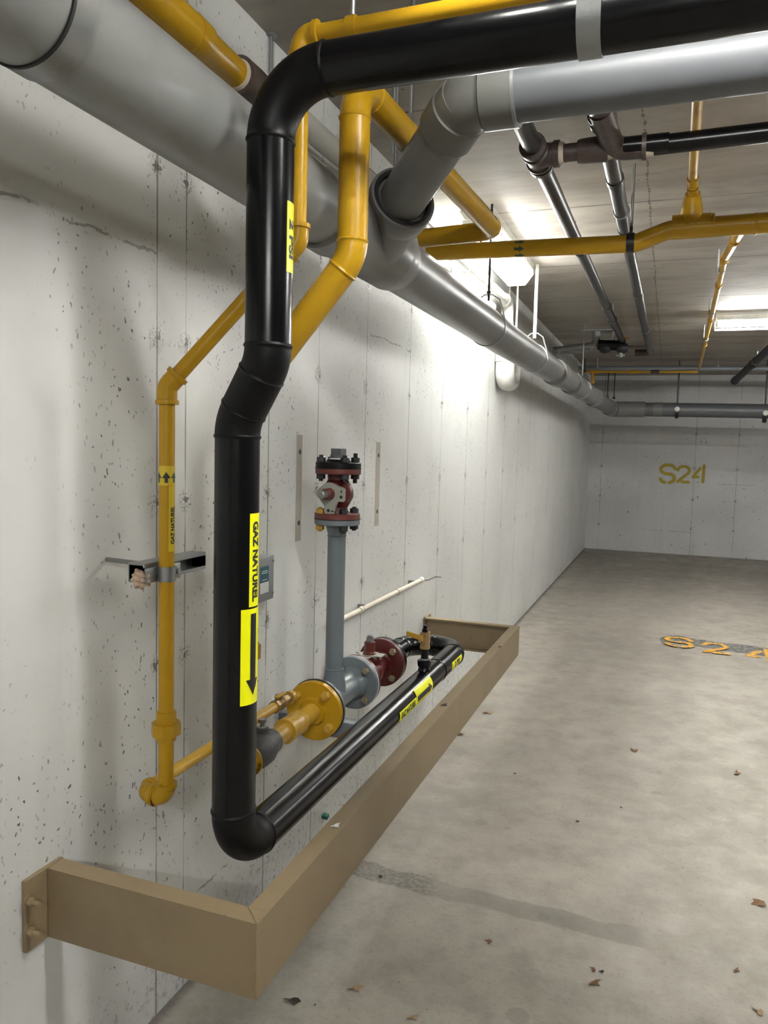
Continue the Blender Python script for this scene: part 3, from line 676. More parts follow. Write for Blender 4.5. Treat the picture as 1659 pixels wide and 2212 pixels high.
O('stem', lambda bm: add_lathe(bm, [(0, .0135), (.030, .0135), (.032, .011)], uc+sd*.086, sd, 16), 'galvanized', t)
# grey check valve body left of the coupling
t = thing('check_valve', 'grey cast check valve with yellow hex ends beside the thick black riser', 'valve', (XA, 1.85, .60))
O('body', lambda bm: (add_lathe(bm, [(0, .034), (.012, .036), (.02, .040), (.05, .048), (.085, .048), (.112, .040), (.128, .037), (.142, .036)], (XA, 1.775, RZ), Y, 32), add_lathe(bm, [(.03, .020), (.058, .018)], (XA, 1.86, RZ), Z, 20)), 'grey_cast', t)
O('hex_end', lambda bm: add_lathe(bm, [(0, .040), (.022, .041), (.024, .038)], (XA, 1.760, RZ), Y, 8), 'gas_yellow_worn', t, smooth=30)
O('cap_screw', lambda bm: (add_lathe(bm, [(0, .014), (.003, .014)], (XA, 1.86, RZ+.058), Z, 16), add_lathe(bm, [(0, .006), (.012, .006), (.0125, .011), (.022, .011)], (XA, 1.86, RZ+.061), Z, 6)), 'galvanized', t, smooth=30)
# angle bracket under the tee
zb = at_x(592, 1523, 0.0).z
t = thing('support_bracket', 'grey steel angle bracket projecting from the wall under the grey tee', 'bracket', (0.15, 2.27, .54))
by_ = 2.262
O('angle', lambda bm: (add_box(bm, (.158, by_+.022, .6035), (.314, .046, .005), bev=.001), add_box(bm, (.158, by_, .578), (.314, .005, .052), bev=.001)), 'grey_paint', t, smooth=30)
O('slot', lambda bm: add_box(bm, (.292, by_+.024, .6064), (.022, .008, .0006)), 'rubber', t, smooth=0)
pipe('wall_rod', (0.0, by_+.02, .6), (.03, by_+.02, .6), .007, 'galvanized', t, seg=10)

# ================================================================== medium yellow gas line
R2 = .036
t = thing('gas_pipe', 'medium yellow gas pipe bending diagonally down behind the thick black riser', 'pipe', (.456, 1.731, .65))
TX, TY = .456, 1.731
HV = V((.168, 1.714, 0)); FZ = 2.354
FA, FB, FC = V((TX, TY, FZ)), V((.509, 3.02, 2.354)), V((.14, 3.05, 2.350))
pa, pb = FA, V((TX, TY, at_y(763, 556, TY).z)); zc_ = at_x(503, 872, HV.x).z; pc = V((HV.x, HV.y, zc_)); pd = V((HV.x, HV.y, RZ+.0))
w0_, w1_ = bend_ends(FB, FA, pb, .085)
x0_, x1_ = bend_ends(pa, pb, pc, .10); y0_, y1_ = bend_ends(pb, pc, pd, .085)
weld_elbow('elbow', FB, FA, pb, .085, R2, 'gas_yellow', t, bead=.0025)
pipe('upper_run', w1_, x0_, R2, 'gas_yellow', t); weld_elbow('elbow', pa, pb, pc, .10, R2, 'gas_yellow', t, bead=.0025)
pipe('diagonal_run', x1_, y0_, R2, 'gas_yellow', t); weld_elbow('elbow', pb, pc, pd, .085, R2-.002, 'gas_yellow', t)
pipe('lower_run', y1_, pd+Z*.05, R2-.003, 'gas_yellow', t)
f_ = fillet([FA, FB, FC], .06, 14)
pipe('long_run', w0_, f_[1], R2, 'gas_yellow', t); O('end_elbow', lambda bm: add_sweep(bm, [f_[1]-Y*.002] + f_[2:-2] + [f_[-2]], R2+.0006, 36), 'gas_yellow', t)
pipe('short_run', f_[-2], FC, R2, 'gas_yellow', t)
O('weld_ring', lambda bm: add_lathe(bm, [(-.005, R2-.0015), (-.002, R2+.003), (.002, R2+.003), (.005, R2-.0015)], f_[-2], X, 36), 'gas_yellow', t)
fd = (FB-FA).normalized()
wrap_text('lettering', 'GAZ NATUREL', FA, fd, R2, (at_x(1029, 446, .50).y-TY), .125, -38, .022, 'ink', t, X, read=1, tops=-1, bold=.02)
ta = at_x(1052, 474, .505).y-TY
for am in (-18, -70): wrap_arrow('arrow', FA, fd, R2, ta-.018, ta+.018, am, .008, .02, .018, 'ink', t, X)
zu = at_x(500, 1412, HV.x).z
O('union', lambda bm: add_lathe(bm, [(-.045, .040), (-.02, .040), (-.0195, .0585), (.018, .0585), (.0185, .042), (.045, .040)], (HV.x, HV.y, zu), Z, 8), 'gas_yellow', t, smooth=30)
screw_elbow('elbow', pd+Z*.08, pd, pd+Y*.08, .0302, 'gas_yellow', t, arm=.058)
# weld outlet of the small branch higher up
# ================================================================== one-inch yellow gas line
t = thing('gas_pipe', 'thin yellow gas pipe with union running down the wall at left', 'pipe', (.18, 1.392, .70))
r1s = .0167; r1b = .0178; YS = 1.50
SXY = V((at_y(646, 350, YS).x, YS, 0)); zt = at_y(800, 42, YS).z-.010
A0 = V((4.2, YS, zt+.02)); A1 = V((SXY.x, YS, zt)); A2 = V((SXY.x, YS, at_y(648, 522, YS).z)); A3 = V((.180, 1.392, at_y(361, 836, 1.392).z)); A4 = V((.180, 1.392, .716))
pipe('ceiling_run', A0, A1+X*.03, r1b, 'gas_yellow', t, seg=28)
screw_elbow('elbow', A0, A1, A2, r1b, 'gas_yellow', t)
pipe('drop', A1-Z*.03, A2+Z*.02, r1b, 'gas_yellow', t, seg=28)
screw_elbow('elbow', A1, A2, A3, r1b, 'gas_yellow', t, arm=.036)
pipe('diagonal_run', A2.lerp(A3, .06), A3.lerp(A2, .04), r1s, 'gas_yellow', t, seg=28)
screw_elbow('elbow', A2, A3, A4, r1s, 'gas_yellow', t, arm=.037)
pipe('vertical_run', A3-Z*.01, A4+Z*.015, r1s, 'gas_yellow', t, seg=28)
zu = at_y(360, 1570, 1.392).z
O('union', lambda bm: add_lathe(bm, [(-.031, .0215), (-.017, .0225), (-.0165, .0325), (.010, .0325), (.0105, .0225), (.034, .0225), (.035, .020)], (.18, 1.392, zu), Z, 8), 'gas_yellow', t, smooth=30)
B1 = V((.118, 1.392, .716)); B1 = V((.120, 1.378, .728)); 
screw_elbow('elbow', A4+Z*.1, A4, V((.10, 1.392, .716)), r1s, 'gas_yellow', t, arm=.033)
LXp = .122; LZp = .722
screw_elbow('elbow', V((.25, 1.392, .716)), V((LXp, 1.388, .718)), V((LXp, 1.6, LZp)), .0155, 'gas_yellow', t, arm=.030)
pipe('horizontal_run', (LXp, 1.40, LZp), (LXp, 2.02, LZp), .0148, 'gas_yellow_worn', t, seg=28)
cz = at_y(360, 1006, 1.392).z
s = wrap_sticker('flow_label', (.18, 1.392, 0), Z, r1s, at_y(360, 1048, 1.392).z, cz, -150, 40, 'sticker_dull', t, X)
for am, mt_ in ((-58, 'ink'), (4, 'ink_green'), (-120, 'ink_green')): wrap_arrow('arrow', (.18, 1.392, 0), Z, r1s, cz-.036, cz-.013, am, .0065, .017, .013, mt_, s, X)
s = wrap_sticker('pipe_label', (.18, 1.392, 0), Z, r1s, at_y(360, 1190, 1.392).z, at_y(360, 1049, 1.392).z, -40, 60, 'sticker_dull', t, X)
wrap_text('lettering', 'GAZ NATUREL', (.18, 1.392, 0), Z, r1s, (at_y(360, 1090, 1.392).z+at_y(360, 1176, 1.392).z)/2, .082, -8, .0105, 'ink', s, X, read=1, tops=-1)
# pipe hanger of the ceiling run
hx = at_y(762, 35, YS).x
t = thing('pipe_hanger', 'small yellow-painted band hanger on the thin yellow ceiling pipe', 'pipe hanger', (hx, YS, zt-.02))
O('band', lambda bm: add_lathe(bm, [(-.010, r1b+.0003), (-.010, r1b+.003), (.010, r1b+.003), (.010, r1b+.0003)], (hx, YS, zt+.002), X, 28), 'gas_yellow', t)
pipe('threaded_rod', (hx, YS, zt+r1b+.003), (hx, YS, CEIL), .005, 'galvanized', t, seg=10)
# small valve at the end of the low pipe
t = thing('gas_cock', 'small brass gas cock on the low yellow pipe behind the check valve', 'valve', (LXp, 2.06, .70))
O('body', lambda bm: (add_lathe(bm, [(0, .020), (.014, .020), (.016, .016), (.03, .021), (.045, .016), (.047, .020), (.062, .020)], (LXp, 2.0, LZp), Y, 8), add_lathe(bm, [(0, .012), (.03, .012)], (LXp, 2.03, LZp), Z, 10)), 'brass', t, smooth=30)
O('lever', lambda bm: add_box(bm, (LXp+.01, 2.02, LZp+.033), (.014, .055, .004), bev=.001), 'gas_yellow_worn', t)
pipe('nipple', (LXp, 2.05, LZp), (LXp, 2.10, LZp), .0145, 'brass', t, seg=20)
O('cap', lambda bm: add_lathe(bm, [(0, .021), (.005, .021), (.006, .019), (.022, .018), (.026, .012)], (LXp, 2.095, LZp), Y, 20), 'gas_yellow_worn', t)

# strut bracket, clamp and rod behind the thin yellow pipe
zs = 1.222
t = thing('strut_bracket', 'short galvanized strut channel on a wall rod with a clamp around the thin yellow pipe', 'bracket', (.10, 1.42, 1.2))
ys0, ys1 = at_x(291, 1240, .135).y, at_x(441, 1208, .155).y
def strut(bm):
    w_, d_, th = .0205, .041, .003
    # C section: web towards the wall, open side towards the room; runs along Y
    x0 = .118; x1 = x0+.041
    pr = [(x0, zs-w_), (x1, zs-w_), (x1, zs-w_+.008), (x1-th, zs-w_+.008), (x1-th, zs-w_+th), (x0+th, zs-w_+th), (x0+th, zs+w_-th), (x1-th, zs+w_-th), (x1-th, zs+w_-.008), (x1, zs+w_-.008), (x1, zs+w_), (x0, zs+w_)]
    a = [bm.verts.new((p[0], ys0, p[1])) for p in pr]; b = [bm.verts.new((p[0], ys1, p[1])) for p in pr]; n = len(pr)
    for i in range(n): bm.faces.new((a[i], a[(i+1) % n], b[(i+1) % n], b[i]))
    e = [bm.faces.new(a), bm.faces.new(b[::-1])]; bmesh.ops.triangulate(bm, faces=e)
O('channel', strut, 'galvanized', t, smooth=0)
rw = at_x(230, 1208, 0.0)
pipe('threaded_rod', rw-X*.01, (.12, rw.y, 1.229), .0055, 'galvanized', t, seg=10)
O('pipe_clamp', lambda bm: (add_lathe(bm, [(-.016, r1s+.0005), (-.016, r1s+.003), (.016, r1s+.003), (.016, r1s+.0005)], (.18, 1.392, zs-.004), Z, 28), add_box(bm, (.176, 1.426, zs-.004), (.006, .038, .034), bev=.001), add_box(bm, (.165, 1.358, zs-.004), (.006, .035, .032), bev=.001)), 'galvanized', t)
O('clamp_screw', lambda bm: add_lathe(bm, [(0, .0095), (.004, .0095), (.0042, .006), (.009, .006)], (.179, 1.428, zs-.004), X, 12), 'galvanized', t)
def tissue(bm):
    bmesh.ops.create_icosphere(bm, subdivisions=4, radius=.021)
    for v in bm.verts:
        n = v.co.normalized(); a = math.sin(n.x*7+1)*math.cos(n.y*8)*.35 + math.sin(n.z*11+n.x*5)*.2
        v.co = V((.150, ys0+.004, zs-.010)) + V((n.x*.017, n.y*.024, n.z*.020))*(1+a*.55)
o = O('crumpled_tissue', tissue, 'tissue'); tag(o, 'crumpled pinkish tissue stuffed in the end of the strut channel', 'tissue')

# control box on the wall
by1 = at_x(592, 1240, .046).y; b0 = V((0.0, by1-.118, 1.022)); b1 = V((.046, by1, 1.160)); bm_ = by1-.062
t = thing('junction_box', 'small grey metal wall box with teal and white label behind the black riser', 'electrical box', (0, 2.16, 1.012))
O('housing', lambda bm: add_box(bm, (b0+b1)/2, b1-b0, bev=.004), 'box_grey', t)
O('label_plate', lambda bm: add_box(bm, (.0466, bm_, 1.107), (.001, .052, .048)), 'label_teal', t, smooth=0)
O('label_plate', lambda bm: add_box(bm, (.0466, bm_, 1.0655), (.001, .052, .033)), 'label_white', t, smooth=0)
O('label_rule', lambda bm: [add_box(bm, (.0473, bm_, zz), (.0006, ww, .0022)) for zz, ww in ((1.117, .034), (1.111, .04), (1.090, .03))], 'label_white', t, smooth=0)
for yy, zz in ((by1-.008, 1.142), (by1-.008, 1.042)):
    O('screw', lambda bm: add_lathe(bm, [(0, .0045), (.003, .004)], (.046, yy, zz), X, 8), 'galvanized', t, smooth=30)
pipe('conduit_stub', (.022, by1-.100, 1.155), (.022, by1-.100, 1.30), .007, 'galvanized', t, seg=14)
# beige conduit with wire end
t = thing('conduit', 'beige painted wall conduit with a bare wire poking out of its far end', 'conduit', (.05, 3.2, .80))
cx = .032
pa_ = V((cx, 2.62, .835)); pb_ = V((cx, 3.775, .832))
za = at_x(745, 1335, cx); zb_ = at_x(910, 1253, cx); pa_ = za+(za-zb_)*.12; pb_ = zb_
pipe('tube', pa_, pb_, .0115, 'conduit_beige', t, seg=16)
for k in (.24, .66): coupling('coupling', pa_.lerp(pb_, k), (pb_-pa_), .035, .0112, 'conduit_beige', t, seg=16, lip=.003, big=1.18)
O('connector', lambda bm: add_lathe(bm, [(-.02, .015), (.012, .015), (.014, .011)], pb_, pb_-pa_, 16), 'pvc_white', t)
we = at_x(953, 1247, .010)
O('wire', lambda bm: add_sweep(bm, [pb_, pb_.lerp(we, .3)-Z*.006, pb_.lerp(we, .7)+Z*.008, we], .0022, 8), 'bolt_black', t)
for k in (.3, .9): O('clip', lambda bm: add_box(bm, (cx/2, pa_.lerp(pb_, k).y, pa_.lerp(pb_, k).z+.004), (cx, .008, .02)), 'galvanized', t)

# ================================================================== big grey PVC drain along the wall
KS = .923; RG = .0900; GX, GZ = .301, 2.118
t = thing('drain_pipe', 'large grey plastic drain pipe running along the wall to the back corner', 'drain pipe', (GX, 5, 2.07))
BYP = 10.75; GE = at_y(1322, 884, BYP); G4 = V((GX, 4.3, GZ))
pipe('near_pipe', (GX, -.6, GZ), (GX, 2.15, GZ), RG, 'pvc_grey', t, seg=64)
for y, L in ((.968*KS, .042),):
    O('band_clamp', lambda bm: add_lathe(bm, [(0, RG), (0, RG+.003), (L, RG+.003), (L, RG)], (GX, y, GZ), Y, 64), 'galvanized', t)
    O('gap_ring', lambda bm: add_lathe(bm, [(0, RG), (0, RG+.0035), (.005, RG+.0035), (.005, RG)], (GX, y-.0052, GZ), Y, 64), 'rubber', t)
# wye fitting
wyb = V((GX, 2.47, GZ)); ringc = CAM+(V((.395, 2.257, 2.250))-CAM)*KS; elc = CAM+(V((.666, 1.957, 2.380))-CAM)*KS
bd = (elc-ringc).normalized(); RBn = .0645
wyb = V((GX, 2.444*KS, GZ))
O('wye', lambda bm: (add_lathe(bm, [(0, RG+.012), (.10, RG+.013), (.12, RG+.006), (.38, RG+.006), (.40, RG+.013), (.49, RG+.012)], (GX, 1.865, GZ), Y, 64),
   add_sweep(bm, [wyb, wyb.lerp(ringc, .6), ringc-bd*.004], [.088, .090, .091], 56)), 'pvc_dark', t)
O('branch_socket', lambda bm: add_lathe(bm, [(-.06, .091), (-.055, .094), (-.002, .096), (.006, .094), (.007, .087), (-.010, .084)], ringc, bd, 56), 'pvc_dark', t)
O('bushing', lambda bm: add_lathe(bm, [(-.04, .082), (.006, .0865), (.009, .084), (.009, .076), (-.008, .071), (-.012, RBn)], ringc, bd, 56), 'rubber', t)
O('coupling', lambda bm: add_lathe(bm, [(0, RG+.010), (.004, RG+.012), (.085, RG+.012), (.09, RG+.010), (.09, RG)], (GX, 2.335, GZ), Y, 64), 'pvc_grey', t)
pipe('far_pipe', (GX, 2.3, GZ), G4, RG, 'pvc_dark', t, seg=64)
O('far_pipe', lambda bm: add_sweep(bm, [G4, G4.lerp(GE, .3)+V((-.015, 0, .012)), G4.lerp(GE, .65)+V((-.01, 0, .008)), GE], RG, 48), 'pvc_dark', t)
dirf = (GE-G4).normalized()
for y in (6.0, 6.9, 8.6):
    c_ = G4.lerp(GE, (y-4.3)/(BYP-4.3))
    O('coupling', lambda bm: add_lathe(bm, [(0, RG+.008), (.002, RG+.010), (.2, RG+.010), (.205, RG+.008)], c_, dirf, 48), 'pvc_dark', t)
O('end_elbow', lambda bm: add_sweep(bm, fillet([GE-dirf*.35, GE, GE+X*.42], .12, 12), RG+.012, 48), 'pvc_dark', t)
# back-wall drain
t = thing('drain_pipe', 'dark grey drain pipe running across under the top of the back wall', 'drain pipe', (3, BYP, 1.95))
bp0 = GE+X*.40
pipe('pipe', bp0, at_y(1659, 897, BYP)+X*5.2, RG, 'pvc_blue_grey', t, seg=48)
O('coupling', lambda bm: add_lathe(bm, [(0, RG+.004), (.11, RG+.004)], bp0+X*.12, X, 48), 'pvc_dark', t)
# branch riser and cross run
t = thing('branch_pipe', 'grey plastic branch pipe rising from the wye socket to an elbow under the black pipe', 'drain pipe', ringc)
pipe('riser', ringc-bd*.03, elc, RBn, 'pvc_dark', t, seg=56)
e_ = fillet([ringc, elc, V((elc.x+.6, elc.y, elc.z+.003))], .075, 18)
a_in, a_out = e_[1], e_[-2]
dxx = (V((4.2, elc.y, elc.z+.018))-a_out).normalized()
O('elbow', lambda bm: add_sweep(bm, [a_in-bd*.075, a_in-bd*.003, a_in] + e_[2:-2] + [a_out, a_out+dxx*.002], [RBn+.008, RBn+.008, RBn+.004] + [RBn+.003]*len(e_[2:-2]) + [RBn+.004, RBn+.006], 56), 'pvc_elbow', t)
O('elbow_hub', lambda bm: add_lathe(bm, [(0, RBn+.004), (0, RBn+.009), (.074, RBn+.009), (.076, RBn+.003)], a_out+dxx*.004, dxx, 56), 'pvc_elbow', t)
O('elbow_lip', lambda bm: add_lathe(bm, [(-.001, RBn+.003), (-.001, RBn+.0095), (.006, RBn+.0095), (.006, RBn+.002)], a_out+dxx*.078, dxx, 56), 'galvanized', t)
pipe('cross_run', a_out+dxx*.03, V((4.2, elc.y, elc.z+.018)), RBn, 'pvc_blue_grey', t, seg=56)

# clevis hangers on the drain
def clevis(y, c, r, mat, rodmat, rodr, label, top=CEIL):
    t = thing('pipe_hanger', label, 'pipe hanger', (c.x, y, c.z-r))
    def ring(bm): add_lathe(bm, [(-.013, r+.0005), (-.013, r+.0045), (.013, r+.0045), (.013, r+.0005)], (c.x, y, c.z), Y, 48)
    O('band', ring, mat, t)
    yoke = [(-r*.98, .0), (-r*.62, .105), (-.02, .13), (.02, .13), (r*.62, .105), (r*.98, .0)]
    yk = [V((c.x+a, y, c.z+r*.35+b)) for a, b in yoke]
    O('yoke', lambda bm: add_sweep(bm, yk, .0045, 8), mat, t)
    pipe('threaded_rod', (c.x, y, c.z+r*.35+.10), (c.x, y, top), rodr, rodmat, t, seg=10)
    O('nut', lambda bm: add_lathe(bm, [(0, .011), (.012, .011)], (c.x, y, c.z+r*.35+.135), Z, 6), rodmat, t, smooth=30)
def gpos(y): return V((GX, y, GZ)) if y < 4.3 else G4.lerp(GE, (y-4.3)/(BYP-4.3))
O_ = clevis(2.44, gpos(2.44), RG+.001, 'galvanized', 'galvanized', .006, 'galvanized ring hanger just past the wye on the big grey drain')
yc1 = at_x(1067, 640, .301).y*.97
clevis(yc1, gpos(yc1), RG, 'galvanized', 'bolt_black', .006, 'clevis hanger on a dark rod below the caged wall lamp')
yc2 = at_x(1163, 728, .31).y*.96
clevis(yc2, gpos(yc2), RG, 'galvanized', 'white_metal', .011, 'clevis hanger on a thick white rod past the caged wall lamp')
clevis(7.6, gpos(7.6), RG, 'galvanized', 'galvanized', .006, 'clevis hanger on the far end of the big grey drain')
for px_, lb in ((1462, 'rod hanger with white cap on the back wall drain'), (1652, 'rod hanger at the right edge of the back wall drain')):
    c_ = at_y(px_, 892, BYP); c_.z = bp0.z + (at_y(1659, 897, BYP).z-bp0.z)*(c_.x-bp0.x)/(at_y(1659, 897, BYP).x-bp0.x)
    t = thing('pipe_hanger', lb, 'pipe hanger', (c_.x, BYP, c_.z-RG))
    pipe('threaded_rod', c_+Z*RG, (c_.x, BYP, CEIL), .010, 'bolt_black', t, seg=10)
    O('band', lambda bm: add_lathe(bm, [(-.02, RG), (-.02, RG+.006), (.02, RG+.006), (.02, RG)], c_, X, 32), 'bolt_black', t)
    O('cap', lambda bm: add_lathe(bm, [(0, .035), (.02, .03), (.03, .01)], c_-Y*(RG+.006)+Z*.02, -Y, 16), 'white_metal', t)

# ================================================================== yellow pipes overhead
RY_ = .0365
t = thing('gas_pipe', 'thick yellow gas pipe crossing above the big grey drain at upper left', 'pipe', (.177, .8, 2.33))
NY = V((.178, 0, 2.376))
pipe('pipe', (NY.x, -.6, NY.z), (NY.x, 1.47, NY.z), .042, 'gas_yellow', t)
O('reducer', lambda bm: add_lathe(bm, [(0, .042), (.0, .0435), (.05, .042), (.06, .036), (.19, .033)], (NY.x, 1.465, NY.z), Y, 36), 'gas_yellow', t)
O('coupling', lambda bm: add_lathe(bm, [(0, .040), (0, .046), (.055, .047), (.11, .046), (.112, .036)], (NY.x, 1.665, NY.z), Y, 36), 'rust_fitting', t, 'rusty brown coupling')
O('thread_paste', lambda bm: add_lathe(bm, [(0, .035), (.012, .038)], (NY.x, 1.655, NY.z), Y, 28), 'sealant', t)
pipe('tail', (NY.x, 1.74, NY.z), (NY.x, 1.95, NY.z), .030, 'black_ceiling_pipe', t)
# main cross run with offset and tee
t = thing('gas_pipe', 'yellow gas main with printed arrows crossing under the ceiling to the right', 'pipe', (1.5, 3.5, 2.35))
M0 = V((.05, 3.50, 2.402)); M1 = at_y(1372, 526, 3.5); M2 = at_y(1445, 497, 3.5); M3 = V((4.2, 3.5, at_y(1600, 482, 3.5).z+.01))
M0.z = at_y(950, 544, 3.5).z-.0; 
mf = fillet([M0, M1, M2, M3], .10, 8)
pipe('left_run', M0, mf[1], RY_, 'gas_yellow', t)
O('offset_bend', lambda bm: add_sweep(bm, mf[1:-1], [RY_+.001]*len(mf[1:-1]), 36), 'gas_yellow', t)
pipe('right_run', mf[-2], M3, .0405, 'gas_yellow', t)
jn = at_y(1493, 485, 3.5)
O('tee', lambda bm: (add_sweep(bm, [jn-X*.075, jn-X*.03, jn+X*.03, jn+X*.075], [.0412, .0425, .0425, .0412], 32), add_sweep(bm, [jn, jn+V((0, -.012, .05)), jn+V((0, -.02, .10))], [.048, .043, .034], 28)), 'gas_yellow', t)
for px_ in (1540, 1632): c_ = at_y(px_, 484, 3.5); O('weld_ring', lambda bm: add_lathe(bm, [(-.006, .040), (-.002, .0435), (.002, .0435), (.006, .040)], c_, X, 32), 'gas_yellow', t)
ax_ = (M1-M0).normalized(); ar = at_y(1126, 537, 3.5)
tt = (ar-M0).dot(ax_)
for am in (0, 50, -50): wrap_arrow('arrow', M0, ax_, RY_, tt-.022, tt+.022, am, .012, .026, .022, 'ink_green', t, V((-.1, -.95, -.25)))
# thin yellow feed in front of the tee, with couplings
t = thing('gas_pipe', 'thin yellow feed pipe with couplings meeting the yellow main from the near side', 'pipe', (1.2, 2.6, 2.6))
q0 = V((1.200, 1.3, 2.605)); q1 = at_z(1497, 385, 2.60)
pipe('pipe', q0, q1+(q1-q0).normalized()*.02, .0167, 'gas_yellow_worn', t, seg=24)
jt = jn+V((0, -.02, .10)); dq = (jt-q1)
coupling('coupling', q1, dq, .045, .0167, 'gas_yellow', t, seg=20)
coupling('coupling', q1.lerp(jt, .50), dq, .05, .0167, 'gas_yellow', t, seg=20)
O('union', lambda bm: add_sweep(bm, [q1.lerp(jt, .1), q1.lerp(jt, .8), q1.lerp(jt, .82), jt], [.0167, .0167, .030, .030], 20), 'gas_yellow', t)
t = thing('gas_pipe', 'thin yellow pipe running from the yellow main to the far gas header', 'pipe', (1.45, 7, 2.6))
s0 = at_y(1606, 488, 3.50); s1 = at_z(1566, 558, 2.60); s2 = V((1.482, 10.35, 2.585))
pipe('nipple', s0, s0.lerp(s1, .95), .020, 'gas_yellow', t, seg=20)
screw_elbow('elbow', s0, s1, s2, .0175, 'gas_yellow', t, arm=.045)
coupling('coupling', s0.lerp(s1, .35), s1-s0, .04, .0200, 'gas_yellow', t, seg=20)
pipe('pipe', s1, s2, .0165, 'gas_yellow_worn', t, seg=20)
sd_ = (s2-s1).normalized()
for k in (.12, .36, .62): coupling('coupling', s1.lerp(s2, k), sd_, .05, .0165, 'gas_yellow', t, seg=20)
for k in (.05, .30, .55): 
    c_ = s1.lerp(s2, k)
    o = O('hanger_rod', lambda bm: (add_sweep(bm, [c_-X*.022-Z*.02, V((c_.x-.022, c_.y, CEIL))], .006, 8), add_lathe(bm, [(-.006, .0165), (-.006, .021), (.006, .021), (.006, .0165)], c_, Y, 16)), 'galvanized')
    tag(o, {.05: 'short rod hanger nearest the yellow main on the thin far-running yellow pipe', .30: 'middle rod hanger on the thin far-running yellow pipe', .55: 'farthest rod hanger on the thin far-running yellow pipe'}[k], 'pipe hanger')

# rod + split ring carrying the main
def ring_hanger(c, r, ax, label, rodr=.006, mat='bolt_black', ringmat='bolt_black', w_=.016):
    t = thing('pipe_hanger', label, 'pipe hanger', V(c)-Z*r)
    O('ring', lambda bm: add_lathe(bm, [(-w_, r+.0005), (-w_, r+.005), (w_, r+.005), (w_, r+.0005)], c, ax, 32), ringmat, t)
    O('ear', lambda bm: add_box(bm, V(c)+Z*(r+.014), (.014, .022, .03)), ringmat, t)
    pipe('threaded_rod', V(c)+Z*(r+.02), V((c[0], c[1], CEIL)), rodr, mat, t, seg=10)
hc = at_y(1362, 525, 3.5); ring_hanger(hc, RY_, X, 'dark split-ring hanger on the yellow main left of its offset', mat='galvanized')
cc_ = FA.lerp(FB, (at_x(900, 285, .49).y-TY)/1.29); ring_hanger(cc_, R2, Y, 'slim ring hanger on the slanting yellow pipe beside the grey branch elbow', .006, 'galvanized', 'galvanized', .006)
o = pipe('hanging_rod', at_x(848, 335, GX), V((GX, at_x(848, 335, GX).y, CEIL)), .006, 'galvanized', None, seg=10); tag(o, 'thin rod dropping from the ceiling behind the wye', 'rod')
rp = at_z(586, 76, CEIL); o = O('hanging_rod', lambda bm: (add_sweep(bm, [rp, V((rp.x, rp.y, at_x(586, 175, rp.x).z))], .006, 10), add_lathe(bm, [(0, .018), (.004, .018)], V((rp.x, rp.y, CEIL-.0045)), Z, 16)), 'galvanized'); tag(o, 'thin threaded rod hanging from the ceiling above the black elbow', 'rod')
rp = at_z(1242, 478, CEIL)
o = O('hanging_rod', lambda bm: (add_sweep(bm, [rp, rp-Z*.13], .006, 10), add_box(bm, rp-Z*.11, (.018, .018, .03))), 'galvanized'); tag(o, 'short rod stub beside the left black ceiling pipe', 'rod')

# ================================================================== black ceiling pipes
RC = .0302
t = thing('ceiling_pipe', 'left black steel pipe running along the ceiling with a rusty tee', 'pipe', (.71, 5, 2.45))
c0, c1_ = V((.722, .9, 2.462)), V((.695, 8.02, 2.62)); cd_ = (c1_-c0).normalized()
pipe('pipe', c0, c1_, RC, 'black_ceiling_pipe', t, seg=28)
tj = at_x(1158, 345, .712)
def clamp_tee(bm, c, d, s=1.0, br=None, L=.10):
    add_lathe(bm, [(-L*s, RC+.005), (-L*s, RC+.014), (-L*s+.025, RC+.014), (-L*s+.026, RC+.007), (-.03, RC+.009), (.03, RC+.009), (L*s-.026, RC+.007), (L*s-.025, RC+.014), (L*s, RC+.014), (L*s, RC+.005)], c, d, 28)
    for q in (-L*.5, L*.5): add_lathe(bm, [(q-.008, RC+.008), (q-.004, RC+.015), (q+.004, RC+.015), (q+.008, RC+.008)], c, d, 28)
    if br is not None: add_lathe(bm, [(0, RC+.008), (.055, RC+.008), (.056, RC+.013), (.075, RC+.013)], c, br, 28)
c_ = c0.lerp(c1_, (tj.y-.9)/7.12); CT1 = c_
O('tee', lambda bm: clamp_tee(bm, c_, cd_, 1.0, X), 'rust_fitting', t, 'rusty brown tee')
brp = V((c_.x, c_.y, c_.z))
O('thread_paste', lambda bm: add_lathe(bm, [(.074, .036), (.090, .034)], brp, X, 24), 'sealant', t)
pipe('branch_nipple', brp+X*.05, brp+X*.16, .029, 'rust_fitting', t, seg=24)
O('branch_coupling', lambda bm: add_lathe(bm, [(.135, .036), (.15, .039), (.215, .041), (.232, .041), (.233, .036)], brp, X, 24), 'rust_fitting', t)
O('thread_paste', lambda bm: add_lathe(bm, [(.233, .034), (.248, .033)], brp, X, 24), 'sealant', t)
pipe('branch_pipe', brp+X*.24, brp+X*.42, .0300, 'black_steel', t, seg=24)
for y in (4.1, 5.9):
    c_ = c0.lerp(c1_, (y-.9)/7.12); O('coupling', lambda bm: add_lathe(bm, [(0, RC+.001), (.0, RC+.004), (.05, RC+.004), (.05, RC+.001)], c_, cd_, 28), 'black_ceiling_pipe', t)
O('end_cap', lambda bm: add_lathe(bm, [(0, RC+.006), (.05, RC+.006), (.055, RC)], c1_-cd_*.02, cd_, 28), 'rust_fitting', t)
t = thing('ceiling_pipe', 'right black steel pipe running along the ceiling with a rusty branch fitting', 'pipe', (.93, 5, 2.5))
d0, d1 = V((.935, .9, 2.545)), V((.93, 9.15, 2.64)); dd_ = (d1-d0).normalized()
pipe('pipe', d0, d1, RC, 'black_ceiling_pipe', t, seg=28)
j2 = at_x(1293, 275, .933); c2 = d0.lerp(d1, (j2.y-.9)/8.25)
